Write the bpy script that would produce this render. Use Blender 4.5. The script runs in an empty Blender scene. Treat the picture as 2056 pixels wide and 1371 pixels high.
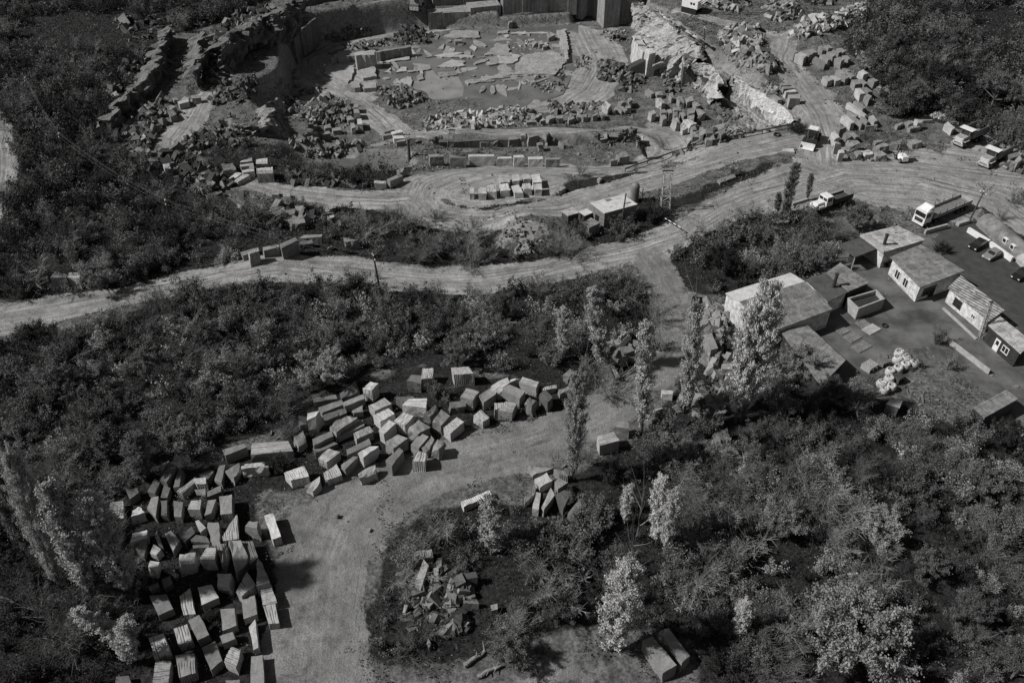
import bpy, bmesh, math, random
import numpy as np
from mathutils import Vector, Matrix, noise as mnoise
sc = bpy.context.scene
COL = sc.collection
# ---------------------------------------------------------------- camera
H = 85.0; PITCH = math.radians(40.0); F = 1700.0; CX, CY = 1028.0, 685.5
cam_d = bpy.data.cameras.new('camera'); cam = bpy.data.objects.new('camera', cam_d); COL.objects.link(cam)
cam.location = (0, 0, H); cam.rotation_euler = (math.pi/2 - PITCH, 0, 0)
cam_d.sensor_width = 36.0; cam_d.lens = F/2056*36.0; cam_d.clip_end = 8000; cam_d.clip_start = 1
sc.camera = cam
# ---------------------------------------------------------------- sky and sun (black and white daylight)
SUN_EL = math.radians(43); SX, SY = -1.0, -0.14
w = bpy.data.worlds.new('World'); sc.world = w; w.use_nodes = True
nt = w.node_tree; nt.nodes.clear()
sky = nt.nodes.new('ShaderNodeTexSky'); sky.sky_type = 'NISHITA'; sky.sun_disc = False
sky.sun_elevation = SUN_EL; sky.sun_rotation = math.atan2(SX, SY)
bw = nt.nodes.new('ShaderNodeRGBToBW'); bg = nt.nodes.new('ShaderNodeBackground'); bg.inputs[1].default_value = 0.05
wo = nt.nodes.new('ShaderNodeOutputWorld')
nt.links.new(sky.outputs[0], bw.inputs[0]); nt.links.new(bw.outputs[0], bg.inputs[0]); nt.links.new(bg.outputs[0], wo.inputs[0])
sl = bpy.data.lights.new('sun', 'SUN'); sl.energy = 5.0; sl.angle = math.radians(1.5); sl.color = (1, 0.985, 0.97)
so = bpy.data.objects.new('sun', sl); COL.objects.link(so)
sd_ = Vector((SX, SY, 0)).normalized()*math.cos(SUN_EL) + Vector((0, 0, math.sin(SUN_EL)))
so.rotation_euler = sd_.to_track_quat('Z', 'Y').to_euler()
sc.view_settings.view_transform = 'Standard'; sc.view_settings.look = 'None'
sc.view_settings.exposure = -0.1; sc.view_settings.gamma = 1.0
sc.cycles.max_bounces = 4; sc.cycles.diffuse_bounces = 1
rnd = random.Random(7); RN = np.random.RandomState(11)

# ---------------------------------------------------------------- pixel -> world
CP, SP = math.cos(PITCH), math.sin(PITCH)
def ray(px, py):
    u = (px-CX)/F; v = (py-CY)/F
    return (u, CP - v*SP, -SP - v*CP)
def P(px, py, z=0.0):
    d = ray(px, py); t = (z-H)/d[2]
    return (d[0]*t, d[1]*t, z)
def proj(x, y, z):
    dz = z-H; Z = y*CP - dz*SP; v = (-y*SP - dz*CP)/Z
    return (CX + x/Z*F, CY + v*F)
CR = {'0': (0, 0, 1), 'A': (0, 680, 3.917), 'B': (500, 680, 3.917), 'C': (1000, 680, 3.917), 'D': (1500, 680, 3.698),
      'E': (0, 1020, 3.906), 'F': (500, 1020, 3.906), 'G': (1000, 1020, 3.906), 'H': (1500, 1020, 3.698),
      '1': (0, 0, 3.917), '2': (500, 0, 3.917), '3': (1000, 0, 3.917), '4': (1500, 0, 3.698),
      '5': (0, 340, 3.917), '6': (500, 340, 3.917), '7': (1000, 340, 3.917), '8': (1500, 340, 3.698),
      'k': (1240, 0, 5.14), 'l': (200, 0, 4.673)}
def cv(c, pts):
    ox, oy, s = CR[c]
    return [(ox+pts[i]/s, oy+pts[i+1]/s) for i in range(0, len(pts), 2)]
def poly0(px, z=0.0): return [P(a, b, z)[:2] for a, b in px]

# ---------------------------------------------------------------- distance helpers (numpy)
def sdpoly(poly, X, Y):
    d = np.full(X.shape, 1e9); ins = np.zeros(X.shape, bool); n = len(poly)
    for i in range(n):
        ax, ay = poly[i]; bx, by = poly[(i+1) % n]
        ex, ey = bx-ax, by-ay; wx, wy = X-ax, Y-ay
        t = np.clip((wx*ex+wy*ey)/(ex*ex+ey*ey+1e-9), 0, 1)
        d = np.minimum(d, (wx-ex*t)**2+(wy-ey*t)**2)
        c = ((ay <= Y) != (by <= Y)) & (X < ax+(Y-ay)/(by-ay+1e-12)*ex)
        ins ^= c
    d = np.sqrt(d); return np.where(ins, -d, d)
def sdline(pts, ws, X, Y):
    d = np.full(X.shape, 1e9); s = np.zeros(X.shape); t_ = np.zeros(X.shape); acc = 0.0
    for i in range(len(pts)-1):
        ax, ay = pts[i]; bx, by = pts[i+1]; ex, ey = bx-ax, by-ay; L = math.hypot(ex, ey)+1e-6
        wx, wy = X-ax, Y-ay; t = np.clip((wx*ex+wy*ey)/(L*L), 0, 1)
        dd = np.hypot(wx-ex*t, wy-ey*t)
        w_ = (ws[i]+(ws[i+1]-ws[i])*t)/2; q = dd-w_; m = q < d
        side = (ex*wy-ey*wx)/L
        d = np.where(m, q, d); s = np.where(m, acc+t*L, s); t_ = np.where(m, np.sign(side)*dd, t_); acc += L
    return d, s, t_
def sm(a, b, x):
    t = np.clip((x-a)/(b-a), 0, 1); return t*t*(3-2*t)
_g = RN.rand(4, 64, 64)
def vn(X, Y, sc_, k=0):
    x = X/sc_+1000.3; y = Y/sc_+1000.7; xi = np.floor(x).astype(int); yi = np.floor(y).astype(int)
    fx = x-xi; fy = y-yi; fx = fx*fx*(3-2*fx); fy = fy*fy*(3-2*fy); g = _g[k % 4]
    a = g[xi % 64, yi % 64]; b = g[(xi+1) % 64, yi % 64]; c = g[xi % 64, (yi+1) % 64]; d = g[(xi+1) % 64, (yi+1) % 64]
    return (a*(1-fx)+b*fx)*(1-fy)+(c*(1-fx)+d*fx)*fy

# ---------------------------------------------------------------- layout data
ROADS = [  # name, z guess, [(px,py,width m)...]
 ('middle', 0, [(-90,655,9),(60,632,9),(200,605,6.5),(330,578,6),(450,549,6),(560,533,8),(700,545,9),(850,562,7),(960,564,7),(1080,548,7),(1180,522,7),(1290,500,8),(1370,468,7),(1440,425,8),(1520,392,11),(1620,365,14)]),
 ('side', 0, [(1290,505,8),(1325,550,5.5),(1355,610,5.5),(1362,660,5.5),(1350,710,6),(1310,765,5.5),(1250,800,6),(1180,845,7),(1090,880,8),(1000,905,9.5),(900,930,9),(830,958,9),(740,1000,13),(680,1060,11),(655,1130,10),(640,1250,11),(630,1371,13),(620,1500,14)]),
 ('lower_quarry', -1, [(1600,282,6),(1500,302,7),(1400,332,7),(1250,380,7.5),(1120,418,8),(1000,437,8),(920,440,8),(860,425,9),(838,400,9),(850,370,9),(900,350,8),(1000,340,7),(1100,338,7),(1200,342,7),(1290,335,8),(1330,305,8),(1318,275,8),(1270,262,7),(1150,262,7),(1000,270,8),(900,284,8),(820,272,9),(765,240,8),(715,205,7),(655,178,7),(615,150,6),(612,120,6),(660,95,6),(740,72,6),(800,45,6),(880,28,7),(1000,12,7)]),
 ('pit_left', 0, [(500,368,4),(560,383,5),(680,398,6),(780,402,7),(850,395,7)]),
 ('pit_branch', -5, [(830,270,8),(760,292,6),(700,296,5)]),
 ('pit_inner', -9, [(1160,60,7),(1180,100,7),(1195,140,7),(1170,180,7),(1110,215,6),(1000,232,4)]),
 ('left_track', 2, [(455,120,5),(435,180,6),(405,205,7),(375,250,7),(345,285,6),(352,325,3)]),
 ('far_left', 0, [(-20,235,6),(8,300,6),(5,350,6),(-30,440,6)]),
 ('upper_right', 0, [(1655,330,12),(1655,280,12),(1640,230,8),(1600,175,6.5),(1565,120,6.5),(1580,72,6.5),(1640,50,6),(1700,40,5)]),
 ('upper_branch', 0, [(1640,50,5),(1595,20,5),(1560,-30,5)]),
 ('crane_lane', 0, [(1580,80,5),(1500,55,4),(1430,40,4),(1360,20,4)]),
 ('yard_a', 0, [(1560,392,12),(1700,352,14),(1850,360,13),(2000,400,10),(2100,470,10)]),
 ('yard_b', 0, [(1640,320,9),(1800,325,7),(1920,340,9),(2080,362,8)]),
]
AREAS = [  # dirt-like areas in pixels
 [(1005,490),(1030,452),(1060,438),(1100,448),(1105,470),(1060,492)],
 [(1420,440),(1500,385),(1600,335),(1700,318),(1850,300),(1980,330),(2056,345),(2056,395),(1990,410),(1950,450),(1830,420),(1760,410),(1690,395),(1560,415)],
 [(590,150),(640,110),(830,105),(850,160),(760,190),(740,245),(640,240),(560,215)],
 [(1120,45),(1230,60),(1265,130),(1230,200),(1080,225),(1000,215),(1100,190),(1150,120)],
 [(1300,245),(1480,245),(1560,275),(1400,320),(1340,330)],
 [(1590,120),(1660,180),(1700,250),(1640,260),(1560,180)],
 [(840,30),(1010,5),(1010,25),(900,45),(800,75)],
 [(850,395),(960,345),(1130,345),(1110,400),(960,425)],
 [(560,1030),(760,985),(800,1060),(740,1130),(700,1371),(540,1371),(590,1200)],
 [(1030,1400),(1020,1350),(1120,1300),(1200,1320),(1240,1400)],
 [(720,1420),(700,1350),(800,1330),(830,1420)],
 [(1870,320),(1960,260),(2056,320),(2056,380),(1900,370)],
]
PAVE = [(1872,478),(1895,455),(1960,436),(1985,470),(2085,560),(2085,720),(2040,655),(1960,600),(1915,545),(1880,500)]
YARD = [(1560,600),(1690,500),(1760,470),(1872,478),(1882,500),(1915,545),(1960,600),(2040,655),(2100,720),(2110,900),(1990,800),(1900,735),(1860,700),(1800,700),(1745,765),(1700,775),(1640,760),(1540,690)]
VEG = {
 'dark hillside at the far left': [(-40,-20),(560,-20),(470,40),(340,70),(250,180),(230,260),(290,330),(420,380),(520,430),(520,500),(430,545),(300,570),(180,598),(40,605),(-40,600)],
 'scrubby bank above the middle road': [(520,400),(620,410),(830,440),(960,462),(1000,460),(960,500),(1100,490),(1200,500),(1080,530),(900,545),(760,532),(600,510),(480,525)],
 'wide thicket below the middle road': [(-40,690),(100,670),(210,640),(330,605),(480,575),(600,565),(760,585),(960,592),(1100,575),(1200,555),(1270,560),(1310,610),(1320,690),(1280,745),(1200,790),(1130,815),(1110,770),(1000,745),(850,725),(740,745),(640,780),(570,850),(440,890),(320,960),(230,1010),(120,990),(-40,880)],
 'dark corner thicket at the lower left': [(-60,880),(120,990),(230,1020),(250,1100),(285,1180),(300,1280),(300,1420),(-80,1420)],
 'large thicket at the lower right': [(1060,1010),(1200,960),(1290,880),(1400,850),(1500,830),(1560,760),(1700,790),(1860,830),(1960,860),(2080,900),(2120,1420),(1420,1420),(1380,1290),(1250,1240),(1050,1260),(960,1180),(980,1090)],
 'scrub beside the foreground track': [(800,1060),(960,990),(1060,1020),(980,1090),(960,1180),(1050,1260),(950,1300),(760,1330),(700,1290),(760,1180)],
 'grove behind the white shed': [(1335,485),(1400,455),(1480,425),(1600,425),(1680,455),(1690,520),(1640,560),(1560,560),(1460,590),(1400,590),(1345,540)],
 'slope at the upper right': [(1760,-20),(2100,-20),(2100,345),(1960,265),(1880,240),(1790,240),(1760,160),(1700,90)],
 'verge around the small pond': [(370,270),(440,290),(560,300),(640,312),(640,330),(830,335),(800,370),(740,380),(600,372),(500,350),(420,350),(370,330)],
 'bank of the diesel shed': [(1180,480),(1200,455),(1290,430),(1270,400),(1370,400),(1480,345),(1560,325),(1500,365),(1420,395),(1340,435),(1260,480),(1200,495)],
 'strip beside the block rows': [(930,400),(1100,405),(1150,370),(1300,345),(1420,310),(1250,372),(1100,410),(960,425),(905,410)],
 'wild edge at the far right': [(1960,395),(2100,370),(2100,530),(2060,520),(1990,450)],
 'stony verge between track and white shed': [(1380,600),(1450,640),(1460,700),(1580,720),(1600,760),(1500,830),(1400,850),(1330,830),(1390,730)],
}
# ---------------------------------------------------------------- terrain height
Zf = -9.0
PIT = poly0([(590,205),(585,150),(625,95),(700,80),(770,70),(840,62),(1010,58),(1150,48),(1165,22),(1230,20),(1275,62),(1282,95),(1266,130),(1295,160),(1345,160),(1385,185),(1410,190),(1440,222),(1450,250),(1400,262),(1300,255),(1100,240),(850,245),(740,280),(640,282),(600,250)], Zf)
# rock faces: foot line (px), its z, crest line (px), its z, material, amp, cell, bulge, steepness
k_ = lambda *v: cv('k', v)
FACES = [(k_(115,175,120,290,215,385,158,445), Zf, k_(205,20,330,90,420,180,480,240), [.5,.8,.3,-.5], 'cliff_lit', 1.0, .45, .6, .5),
 (k_(158,445,152,600,165,655,295,800,400,790,500,815,640,900), Zf, k_(420,180,520,260,600,310,680,370,760,420,850,490,800,600), .4, 'cliff_lit', 1.1, .45, .6, .5),
 (k_(770,905,860,985,940,1130,1080,1080), Zf, k_(770,640,880,640,1000,720,1085,1000), [-.6,0,-.3,-3], 'cliff_lit', .9, .45, .6, .5),
 (k_(1080,1085,1240,1190,1400,1300,1560,1390), [-8,-7,-6,-4.5], k_(1085,1015,1250,1080,1400,1170,1620,1330), [-4,-3.6,-3,-2], 'cliff_lit', .35, .5, .3, .35),
 (k_(1215,900,1240,1000,1330,1080,1370,1110,1600,1260,1740,1345), [-5,-4.5,-4,-3.6,-2.5,-1.5], k_(1205,780,1300,850,1400,915,1480,960,1700,1110,1810,1235), .3, 'cliff_lit', .55, .45, .3, .4),
 (k_(380,130,470,210,560,280,720,390,870,490), -1.5, k_(390,80,520,180,620,250,760,350,890,450), 1.6, 'cliff_lit', .6, .45, .3, .45),
 ([(452,155),(480,128),(520,108),(560,94),(612,60)], -.5, [(440,90),(475,62),(525,40),(570,18),(630,-10)], 7.5, 'cliff_shade', 1.7, .55, .6, .5),
 ([(228,268),(252,250),(268,225),(300,205),(322,170),(343,130),(352,75)], .2, [(216,245),(238,223),(256,198),(288,172),(310,137),(331,100),(343,52)], 4.4, 'cliff_shade', 1.3, .42, .4, .4),
 ([(405,175),(414,140),(422,90)], 1.2, [(397,142),(405,106),(413,60)], 5.2, 'cliff_shade', 1.2, .42, .3, .4),
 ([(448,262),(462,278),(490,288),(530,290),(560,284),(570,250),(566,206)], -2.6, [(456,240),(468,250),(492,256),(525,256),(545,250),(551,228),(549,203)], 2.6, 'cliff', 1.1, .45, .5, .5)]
def hfun(X, Y):
    z = (vn(X, Y, 34, 0)-.5)*1.6 + (vn(X, Y, 11, 1)-.5)*.5
    z += 9*sm(70, 190, -X)*sm(120, 260, Y) + 12*sm(110, 210, X)*sm(150, 290, Y)
    tA = sdpoly(poly0([(395,-40),(700,-40),(690,30),(600,70),(545,110),(540,190),(505,215),(470,230),(415,200),(420,110),(380,60)], 2), X, Y)
    z += 4.2*sm(2.5, 0, tA)
    tB = sdpoly(poly0([(210,265),(245,190),(300,125),(330,85),(345,60),(352,110),(325,170),(270,210),(245,265)], 3), X, Y)
    z += 4.0*sm(6, 0, tB)
    tC = sdpoly(poly0([(455,240),(480,200),(560,200),(565,235),(540,262),(470,262)], 0), X, Y)
    z += 3.0*sm(1.5, 0, tC)
    sdp = sdpoly(PIT, X, Y)
    wd = 3 + 17*sm(212, 196, Y)*sm(50, 35, X) + 9*sm(30, 36, X)*sm(262, 250, Y)
    m = sm(1, 0, np.clip(sdp/wd, 0, 1))
    z = z*(1-m) + (Zf + (vn(X, Y, 9, 2)-.5)*.5)*m
    bas = sdpoly(poly0([(752,195),(756,85),(830,72),(1000,66),(1130,66),(1138,110),(1110,170),(1000,196),(900,205)], Zf), X, Y); z = z-.5*sm(0, -2, bas)
    for pp, bz in (([(862,52),(1006,42),(1012,-25),(850,-25)], -4.4), ([(1006,45),(1152,38),(1154,14),(1004,16)], -5.9), ([(1155,40),(1222,50),(1285,60),(1285,22),(1222,24),(1155,28)], -6.2)):
        z = np.minimum(z, bz + 9*sm(0, 3.5, sdpoly(poly0(pp, bz), X, Y)))
    sb = sdpoly(poly0([(1405,222),(1450,232),(1500,252),(1560,266),(1500,275),(1440,280),(1390,262)], -5), X, Y); z = np.minimum(z, -6.2+9*sm(0, 9, sb))
    mid = sm(14, 0, sdpoly(poly0([(700,250),(1290,235),(1345,290),(1320,335),(1100,340),(900,350),(800,350)], -5), X, Y))
    z = np.where(m < .98, z - 3.2*mid*(1-m)*.8, z)
    pond = sdpoly(poly0([(612,322),(660,318),(740,316),(800,320),(806,335),(760,345),(680,350),(625,343)], -4), X, Y)
    z = np.minimum(z, -5.2 + 5.2*sm(0, 7, pond))
    tr = sdpoly(poly0([(872,308),(890,303),(1000,301),(1105,301),(1210,296),(1275,290),(1280,308),(1150,316),(900,318)], -6), X, Y)
    z = np.minimum(z, -6.6 + 8*sm(0, 1.6, tr))
    for (px, py, r, h) in ((1055,455,8,2.3),(1560,340,6,.8),(545,530,8,1.2),(930,240,9,1.2),(1200,235,9,1.0),(1490,140,11,3),(1640,75,12,3),(1460,12,10,2.5),(1540,30,9,2),(650,225,9,1.8),(820,198,7,1.3)):
        a = P(px, py, Zf if py < 240 and px < 1300 else 0); z += h*np.exp(-((X-a[0])**2+(Y-a[1])**2)/(r*r*.5))
    flat = sm(6, 0, sdpoly(poly0([(1420,400),(2100,330),(2100,900),(1900,820),(1740,780),(1560,700),(1430,650),(1440,580)]), X, Y))
    z = z*(1-flat*.85)
    for ft, zf_, cr, zc, _, _, _, _, stp in FACES:
        zcm = sum(zc)/len(zc) if isinstance(zc, list) else zc; zf_ = sum(zf_)/len(zf_) if isinstance(zf_, list) else zf_; a = [P(x, y, zf_)[:2] for x, y in ft]; b = [P(x, y, zcm)[:2] for x, y in cr]
        m = sdpoly(a+b[::-1], X, Y); d1 = sdline(a, [0]*len(a), X, Y)[0]; d2 = sdline(b, [0]*len(b), X, Y)[0]; t = d1/(d1+d2+1e-6)
        z = np.where(m < .3, np.minimum(z, zf_+(zcm-zf_)*t**stp-1.3), z)
    return z
def axis(lo, hi, st, grow, far):
    a = list(np.arange(lo, hi+1e-6, st)); s = st
    while a[-1] < far: s *= grow; a.append(a[-1]+s)
    s = st; b = []; v = lo
    while v > -far: s *= grow; v -= s; b.append(v)
    return np.array(b[::-1]+a)
GX = axis(-185, 185, .5, 1.35, 3500); GY = axis(30, 325, .5, 1.35, 3500)
XX, YY = np.meshgrid(GX, GY, indexing='ij')
ZZ = hfun(XX, YY)
def hz(x, y):
    i = int(np.clip(np.searchsorted(GX, x)-1, 0, len(GX)-2)); j = int(np.clip(np.searchsorted(GY, y)-1, 0, len(GY)-2))
    fx = (x-GX[i])/(GX[i+1]-GX[i]); fy = (y-GY[j])/(GY[j+1]-GY[j])
    return float((ZZ[i, j]*(1-fx)+ZZ[i+1, j]*fx)*(1-fy)+(ZZ[i, j+1]*(1-fx)+ZZ[i+1, j+1]*fx)*fy)
def hzv(x, y):
    i = np.clip(np.searchsorted(GX, x)-1, 0, len(GX)-2); j = np.clip(np.searchsorted(GY, y)-1, 0, len(GY)-2)
    fx = (x-GX[i])/(GX[i+1]-GX[i]); fy = (y-GY[j])/(GY[j+1]-GY[j])
    return (ZZ[i, j]*(1-fx)+ZZ[i+1, j]*fx)*(1-fy)+(ZZ[i, j+1]*(1-fx)+ZZ[i+1, j+1]*fx)*fy
def at(px, py, up=0.0):
    """where the sight line through a pixel meets the terrain (raised by up)"""
    d = ray(px, py); t = (14-H)/d[2]; t1 = (-14-H)/d[2]; st = (t1-t)/60.0
    for k in range(70):
        t += st
        if H+d[2]*t <= hz(d[0]*t, d[1]*t)+up: break
    lo, hi = t-st, t
    for k in range(10):
        m = (lo+hi)/2
        if H+d[2]*m <= hz(d[0]*m, d[1]*m)+up: hi = m
        else: lo = m
    return (d[0]*hi, d[1]*hi, hz(d[0]*hi, d[1]*hi))

# ---------------------------------------------------------------- materials
def newmat(name):
    m = bpy.data.materials.new(name); m.use_nodes = True; t = m.node_tree; t.nodes.clear()
    o = t.nodes.new('ShaderNodeOutputMaterial'); b = t.nodes.new('ShaderNodeBsdfPrincipled'); t.links.new(b.outputs[0], o.inputs[0])
    b.inputs['Roughness'].default_value = .9; b.inputs['Specular IOR Level'].default_value = .2
    return m, t, b
def nd(t, typ, **kw):
    n = t.nodes.new(typ)
    for k, v in kw.items(): setattr(n, k, v)
    return n
def M_(t, op, a, b=None, c=None, clamp=False):
    n = t.nodes.new('ShaderNodeMath'); n.operation = op; n.use_clamp = clamp
    for i, v in enumerate((a, b, c)):
        if v is None: continue
        if isinstance(v, (int, float)): n.inputs[i].default_value = v
        else: t.links.new(v, n.inputs[i])
    return n.outputs[0]
def noise_(t, vec, scale, detail=4, rough=.6, dist=0):
    n = nd(t, 'ShaderNodeTexNoise'); n.inputs['Scale'].default_value = scale; n.inputs['Detail'].default_value = detail
    n.inputs['Roughness'].default_value = rough; n.inputs['Distortion'].default_value = dist
    if vec is not None: t.links.new(vec, n.inputs['Vector'])
    return n.outputs[0]
def mr(t, v, a, b, c=0., d=1.):
    n = nd(t, 'ShaderNodeMapRange'); n.interpolation_type = 'SMOOTHSTEP'
    t.links.new(v, n.inputs[0]); n.inputs[1].default_value = a; n.inputs[2].default_value = b; n.inputs[3].default_value = c; n.inputs[4].default_value = d
    return n.outputs[0]
def mixf(t, f, a, b):
    n = nd(t, 'ShaderNodeMix'); n.data_type = 'FLOAT'
    for i, v in ((0, f), (2, a), (3, b)):
        if isinstance(v, (int, float)): n.inputs[i].default_value = v
        else: t.links.new(v, n.inputs[i])
    return n.outputs[0]
def bump(t, b, h, s, d):
    n = nd(t, 'ShaderNodeBump'); n.inputs['Strength'].default_value = s; n.inputs['Distance'].default_value = d
    t.links.new(h, n.inputs['Height']); t.links.new(n.outputs[0], b.inputs['Normal'])
def coord(t, kind='Object'):
    return nd(t, 'ShaderNodeTexCoord').outputs[kind]
def simple(name, val, var=.25, scale=3., rough=.85, spec=.2, bmp=0, obj_var=0., coords='Object', metal=0):
    m, t, b = newmat(name); c = coord(t, coords); n = noise_(t, c, scale, 6)
    v = M_(t, 'MULTIPLY', mr(t, n, .25, .75, 1-var, 1+var), val)
    if obj_var:
        oi = nd(t, 'ShaderNodeObjectInfo'); v = M_(t, 'MULTIPLY', v, mr(t, oi.outputs['Random'], 0, 1, 1-obj_var, 1+obj_var))
    t.links.new(v, b.inputs['Base Color']); b.inputs['Roughness'].default_value = rough; b.inputs['Specular IOR Level'].default_value = spec
    b.inputs['Metallic'].default_value = metal
    if bmp: bump(t, b, noise_(t, c, scale*3, 5), .6, bmp)
    return m
def ground_mat():
    m, t, b = newmat('ground_surface'); c = coord(t); g = nd(t, 'ShaderNodeNewGeometry')
    def at_(n): a = nd(t, 'ShaderNodeAttribute'); a.attribute_name = n; return a.outputs['Fac']
    dirt, veg, rs, rt, tk = at_('dirt'), at_('veg'), at_('rs'), at_('rt'), at_('tk')
    n1 = noise_(t, c, .06, 5); n2 = noise_(t, c, .5, 6, .65); n3 = noise_(t, c, 2.2, 5, .7); n4 = noise_(t, c, .17, 6, .7, .6)
    # wheel tracks follow the road
    cb = nd(t, 'ShaderNodeCombineXYZ')
    t.links.new(M_(t, 'MULTIPLY', rs, .045), cb.inputs[0]); t.links.new(M_(t, 'MULTIPLY', rt, 1.5), cb.inputs[1])
    tr = noise_(t, cb.outputs[0], 1.0, 5, .7, .5)
    cb2 = nd(t, 'ShaderNodeCombineXYZ')
    t.links.new(M_(t, 'MULTIPLY', rs, .1), cb2.inputs[0]); t.links.new(M_(t, 'MULTIPLY', rt, .35), cb2.inputs[1])
    tr2 = noise_(t, cb2.outputs[0], 1.0, 4, .6, .3)
    trk = M_(t, 'ADD', 1.0, M_(t, 'MULTIPLY', tk, M_(t, 'SUBTRACT', mr(t, tr, .3, .7, .70, 1.3), 1.0)))
    d0 = M_(t, 'MULTIPLY', trk, mr(t, tr2, .3, .7, .84, 1.16))
    d0 = M_(t, 'MULTIPLY', d0, mr(t, n2, .2, .8, .78, 1.22)); d0 = M_(t, 'MULTIPLY', d0, mr(t, n4, .3, .7, .78, 1.15))
    dcol = M_(t, 'MULTIPLY', d0, M_(t, 'ADD', .150, M_(t, 'MULTIPLY', tk, .115)))  # low tk darkens the side track: lens falloff put into its dirt colour
    pits = mr(t, n3, .58, .70, 1, .5); dcol = M_(t, 'MULTIPLY', dcol, pits); n5 = noise_(t, c, 7, 3, .7); dcol = M_(t, 'MULTIPLY', dcol, mr(t, n5, .3, .7, .68, 1.32)); n6 = noise_(t, c, .35, 6, .75, .8); dcol = M_(t, 'MULTIPLY', dcol, mr(t, n6, .5, .68, 1, .62))
    for off, per in ((0.0, .9), (31.7, .85), (77.1, .8)):   # wandering pairs of wheel ruts
        cr = nd(t, 'ShaderNodeCombineXYZ'); t.links.new(M_(t, 'ADD', M_(t, 'MULTIPLY', rs, .022), off), cr.inputs[0])
        wn = M_(t, 'MULTIPLY', M_(t, 'SUBTRACT', noise_(t, cr.outputs[0], 1.0, 2), .5), 9.0)
        dd = M_(t, 'ABSOLUTE', M_(t, 'SUBTRACT', M_(t, 'ABSOLUTE', M_(t, 'ADD', M_(t, 'ADD', rt, wn), M_(t, 'MULTIPLY', M_(t, 'SUBTRACT', n2, .5), .5))), per))
        dcol = M_(t, 'MULTIPLY', dcol, mixf(t, M_(t, 'MULTIPLY', tk, mr(t, n4, .35, .6)), 1.0, mr(t, dd, .08, .34, .76, 1))); dcol = M_(t, 'MULTIPLY', dcol, mr(t, M_(t, 'ABSOLUTE', M_(t, 'SUBTRACT', dd, .45)), .0, .2, 1.06, 1))
    # scrub ground with litter and dark soil
    scol = M_(t, 'MULTIPLY', M_(t, 'MULTIPLY', mr(t, n3, .3, .72, .45, 1.6), mr(t, n2, .3, .7, .55, 1.4)), .105)
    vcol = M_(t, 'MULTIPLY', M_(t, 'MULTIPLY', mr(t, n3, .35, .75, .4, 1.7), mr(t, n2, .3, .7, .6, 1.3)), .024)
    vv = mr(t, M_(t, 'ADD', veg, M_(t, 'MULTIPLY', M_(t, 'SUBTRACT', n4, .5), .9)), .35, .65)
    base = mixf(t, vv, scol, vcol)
    dm = M_(t, 'ADD', dirt, M_(t, 'MULTIPLY', M_(t, 'SUBTRACT', n2, .5), 1.25)); dm = M_(t, 'ADD', dm, M_(t, 'MULTIPLY', M_(t, 'SUBTRACT', n3, .5), .8))
    base = mixf(t, mr(t, dm, .4, .62), base, dcol)
    sx = nd(t, 'ShaderNodeSeparateXYZ'); t.links.new(g.outputs['True Normal'], sx.inputs[0])
    rock = M_(t, 'MULTIPLY', mr(t, noise_(t, c, .9, 7, .75, 1.2), .3, .7, .5, 1.35), .2)
    base = mixf(t, mr(t, sx.outputs[2], .86, .62), base, rock)
    t.links.new(base, b.inputs['Base Color'])
    bh = M_(t, 'ADD', M_(t, 'MULTIPLY', n3, .35), M_(t, 'ADD', n2, M_(t, 'MULTIPLY', M_(t, 'MULTIPLY', tr, tk), .5)))
    bump(t, b, bh, .75, .35)
    return m
def granite(name, val, stripe=0, rough_bump=.05, tone=0, streak=0):
    m, t, b = newmat(name); c = coord(t)
    oi = nd(t, 'ShaderNodeObjectInfo'); ad = nd(t, 'ShaderNodeVectorMath'); ad.operation = 'ADD'
    t.links.new(c, ad.inputs[0]); t.links.new(M_(t, 'MULTIPLY', oi.outputs['Random'], 37.0), ad.inputs[1]); c = ad.outputs[0]
    n1 = noise_(t, c, .55, 5, .6, .4); n2 = noise_(t, c, 3.5, 6, .7); n3 = noise_(t, c, 1.6, 6, .75, 1.5)
    v = M_(t, 'MULTIPLY', mr(t, n1, .25, .75, .78, 1.18), mr(t, n2, .25, .75, .8, 1.2))
    v = M_(t, 'MULTIPLY', v, mr(t, n3, .6, .72, 1, .62))
    v = M_(t, 'MULTIPLY', v, mr(t, oi.outputs['Random'], 0, 1, .82, 1.18)); v = M_(t, 'MULTIPLY', v, val)
    if stripe:
        a = nd(t, 'ShaderNodeAttribute'); a.attribute_name = 'groove'
        v = M_(t, 'MULTIPLY', v, mr(t, a.outputs['Fac'], 0, 1, 1.15, .5))
    if streak:
        mp = nd(t, 'ShaderNodeMapping'); mp.inputs['Scale'].default_value = (2.2, 2.2, .12); t.links.new(c, mp.inputs[0]); sn = noise_(t, mp.outputs[0], 1.0, 5, .7, .3)
        v = M_(t, 'MULTIPLY', v, mr(t, sn, .3, .7, .62, 1.28)); cn = noise_(t, c, .35, 7, .8, 2.0); v = M_(t, 'MULTIPLY', v, mr(t, M_(t, 'ABSOLUTE', M_(t, 'SUBTRACT', cn, .5)), 0, .012, .45, 1))
    if tone:
        a = nd(t, 'ShaderNodeAttribute'); a.attribute_name = 'tone'; v = M_(t, 'MULTIPLY', v, a.outputs['Fac'])
    t.links.new(v, b.inputs['Base Color']); bump(t, b, M_(t, 'ADD', n2, n3), .55, rough_bump*2)
    b.inputs['Roughness'].default_value = .8
    return m
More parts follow.
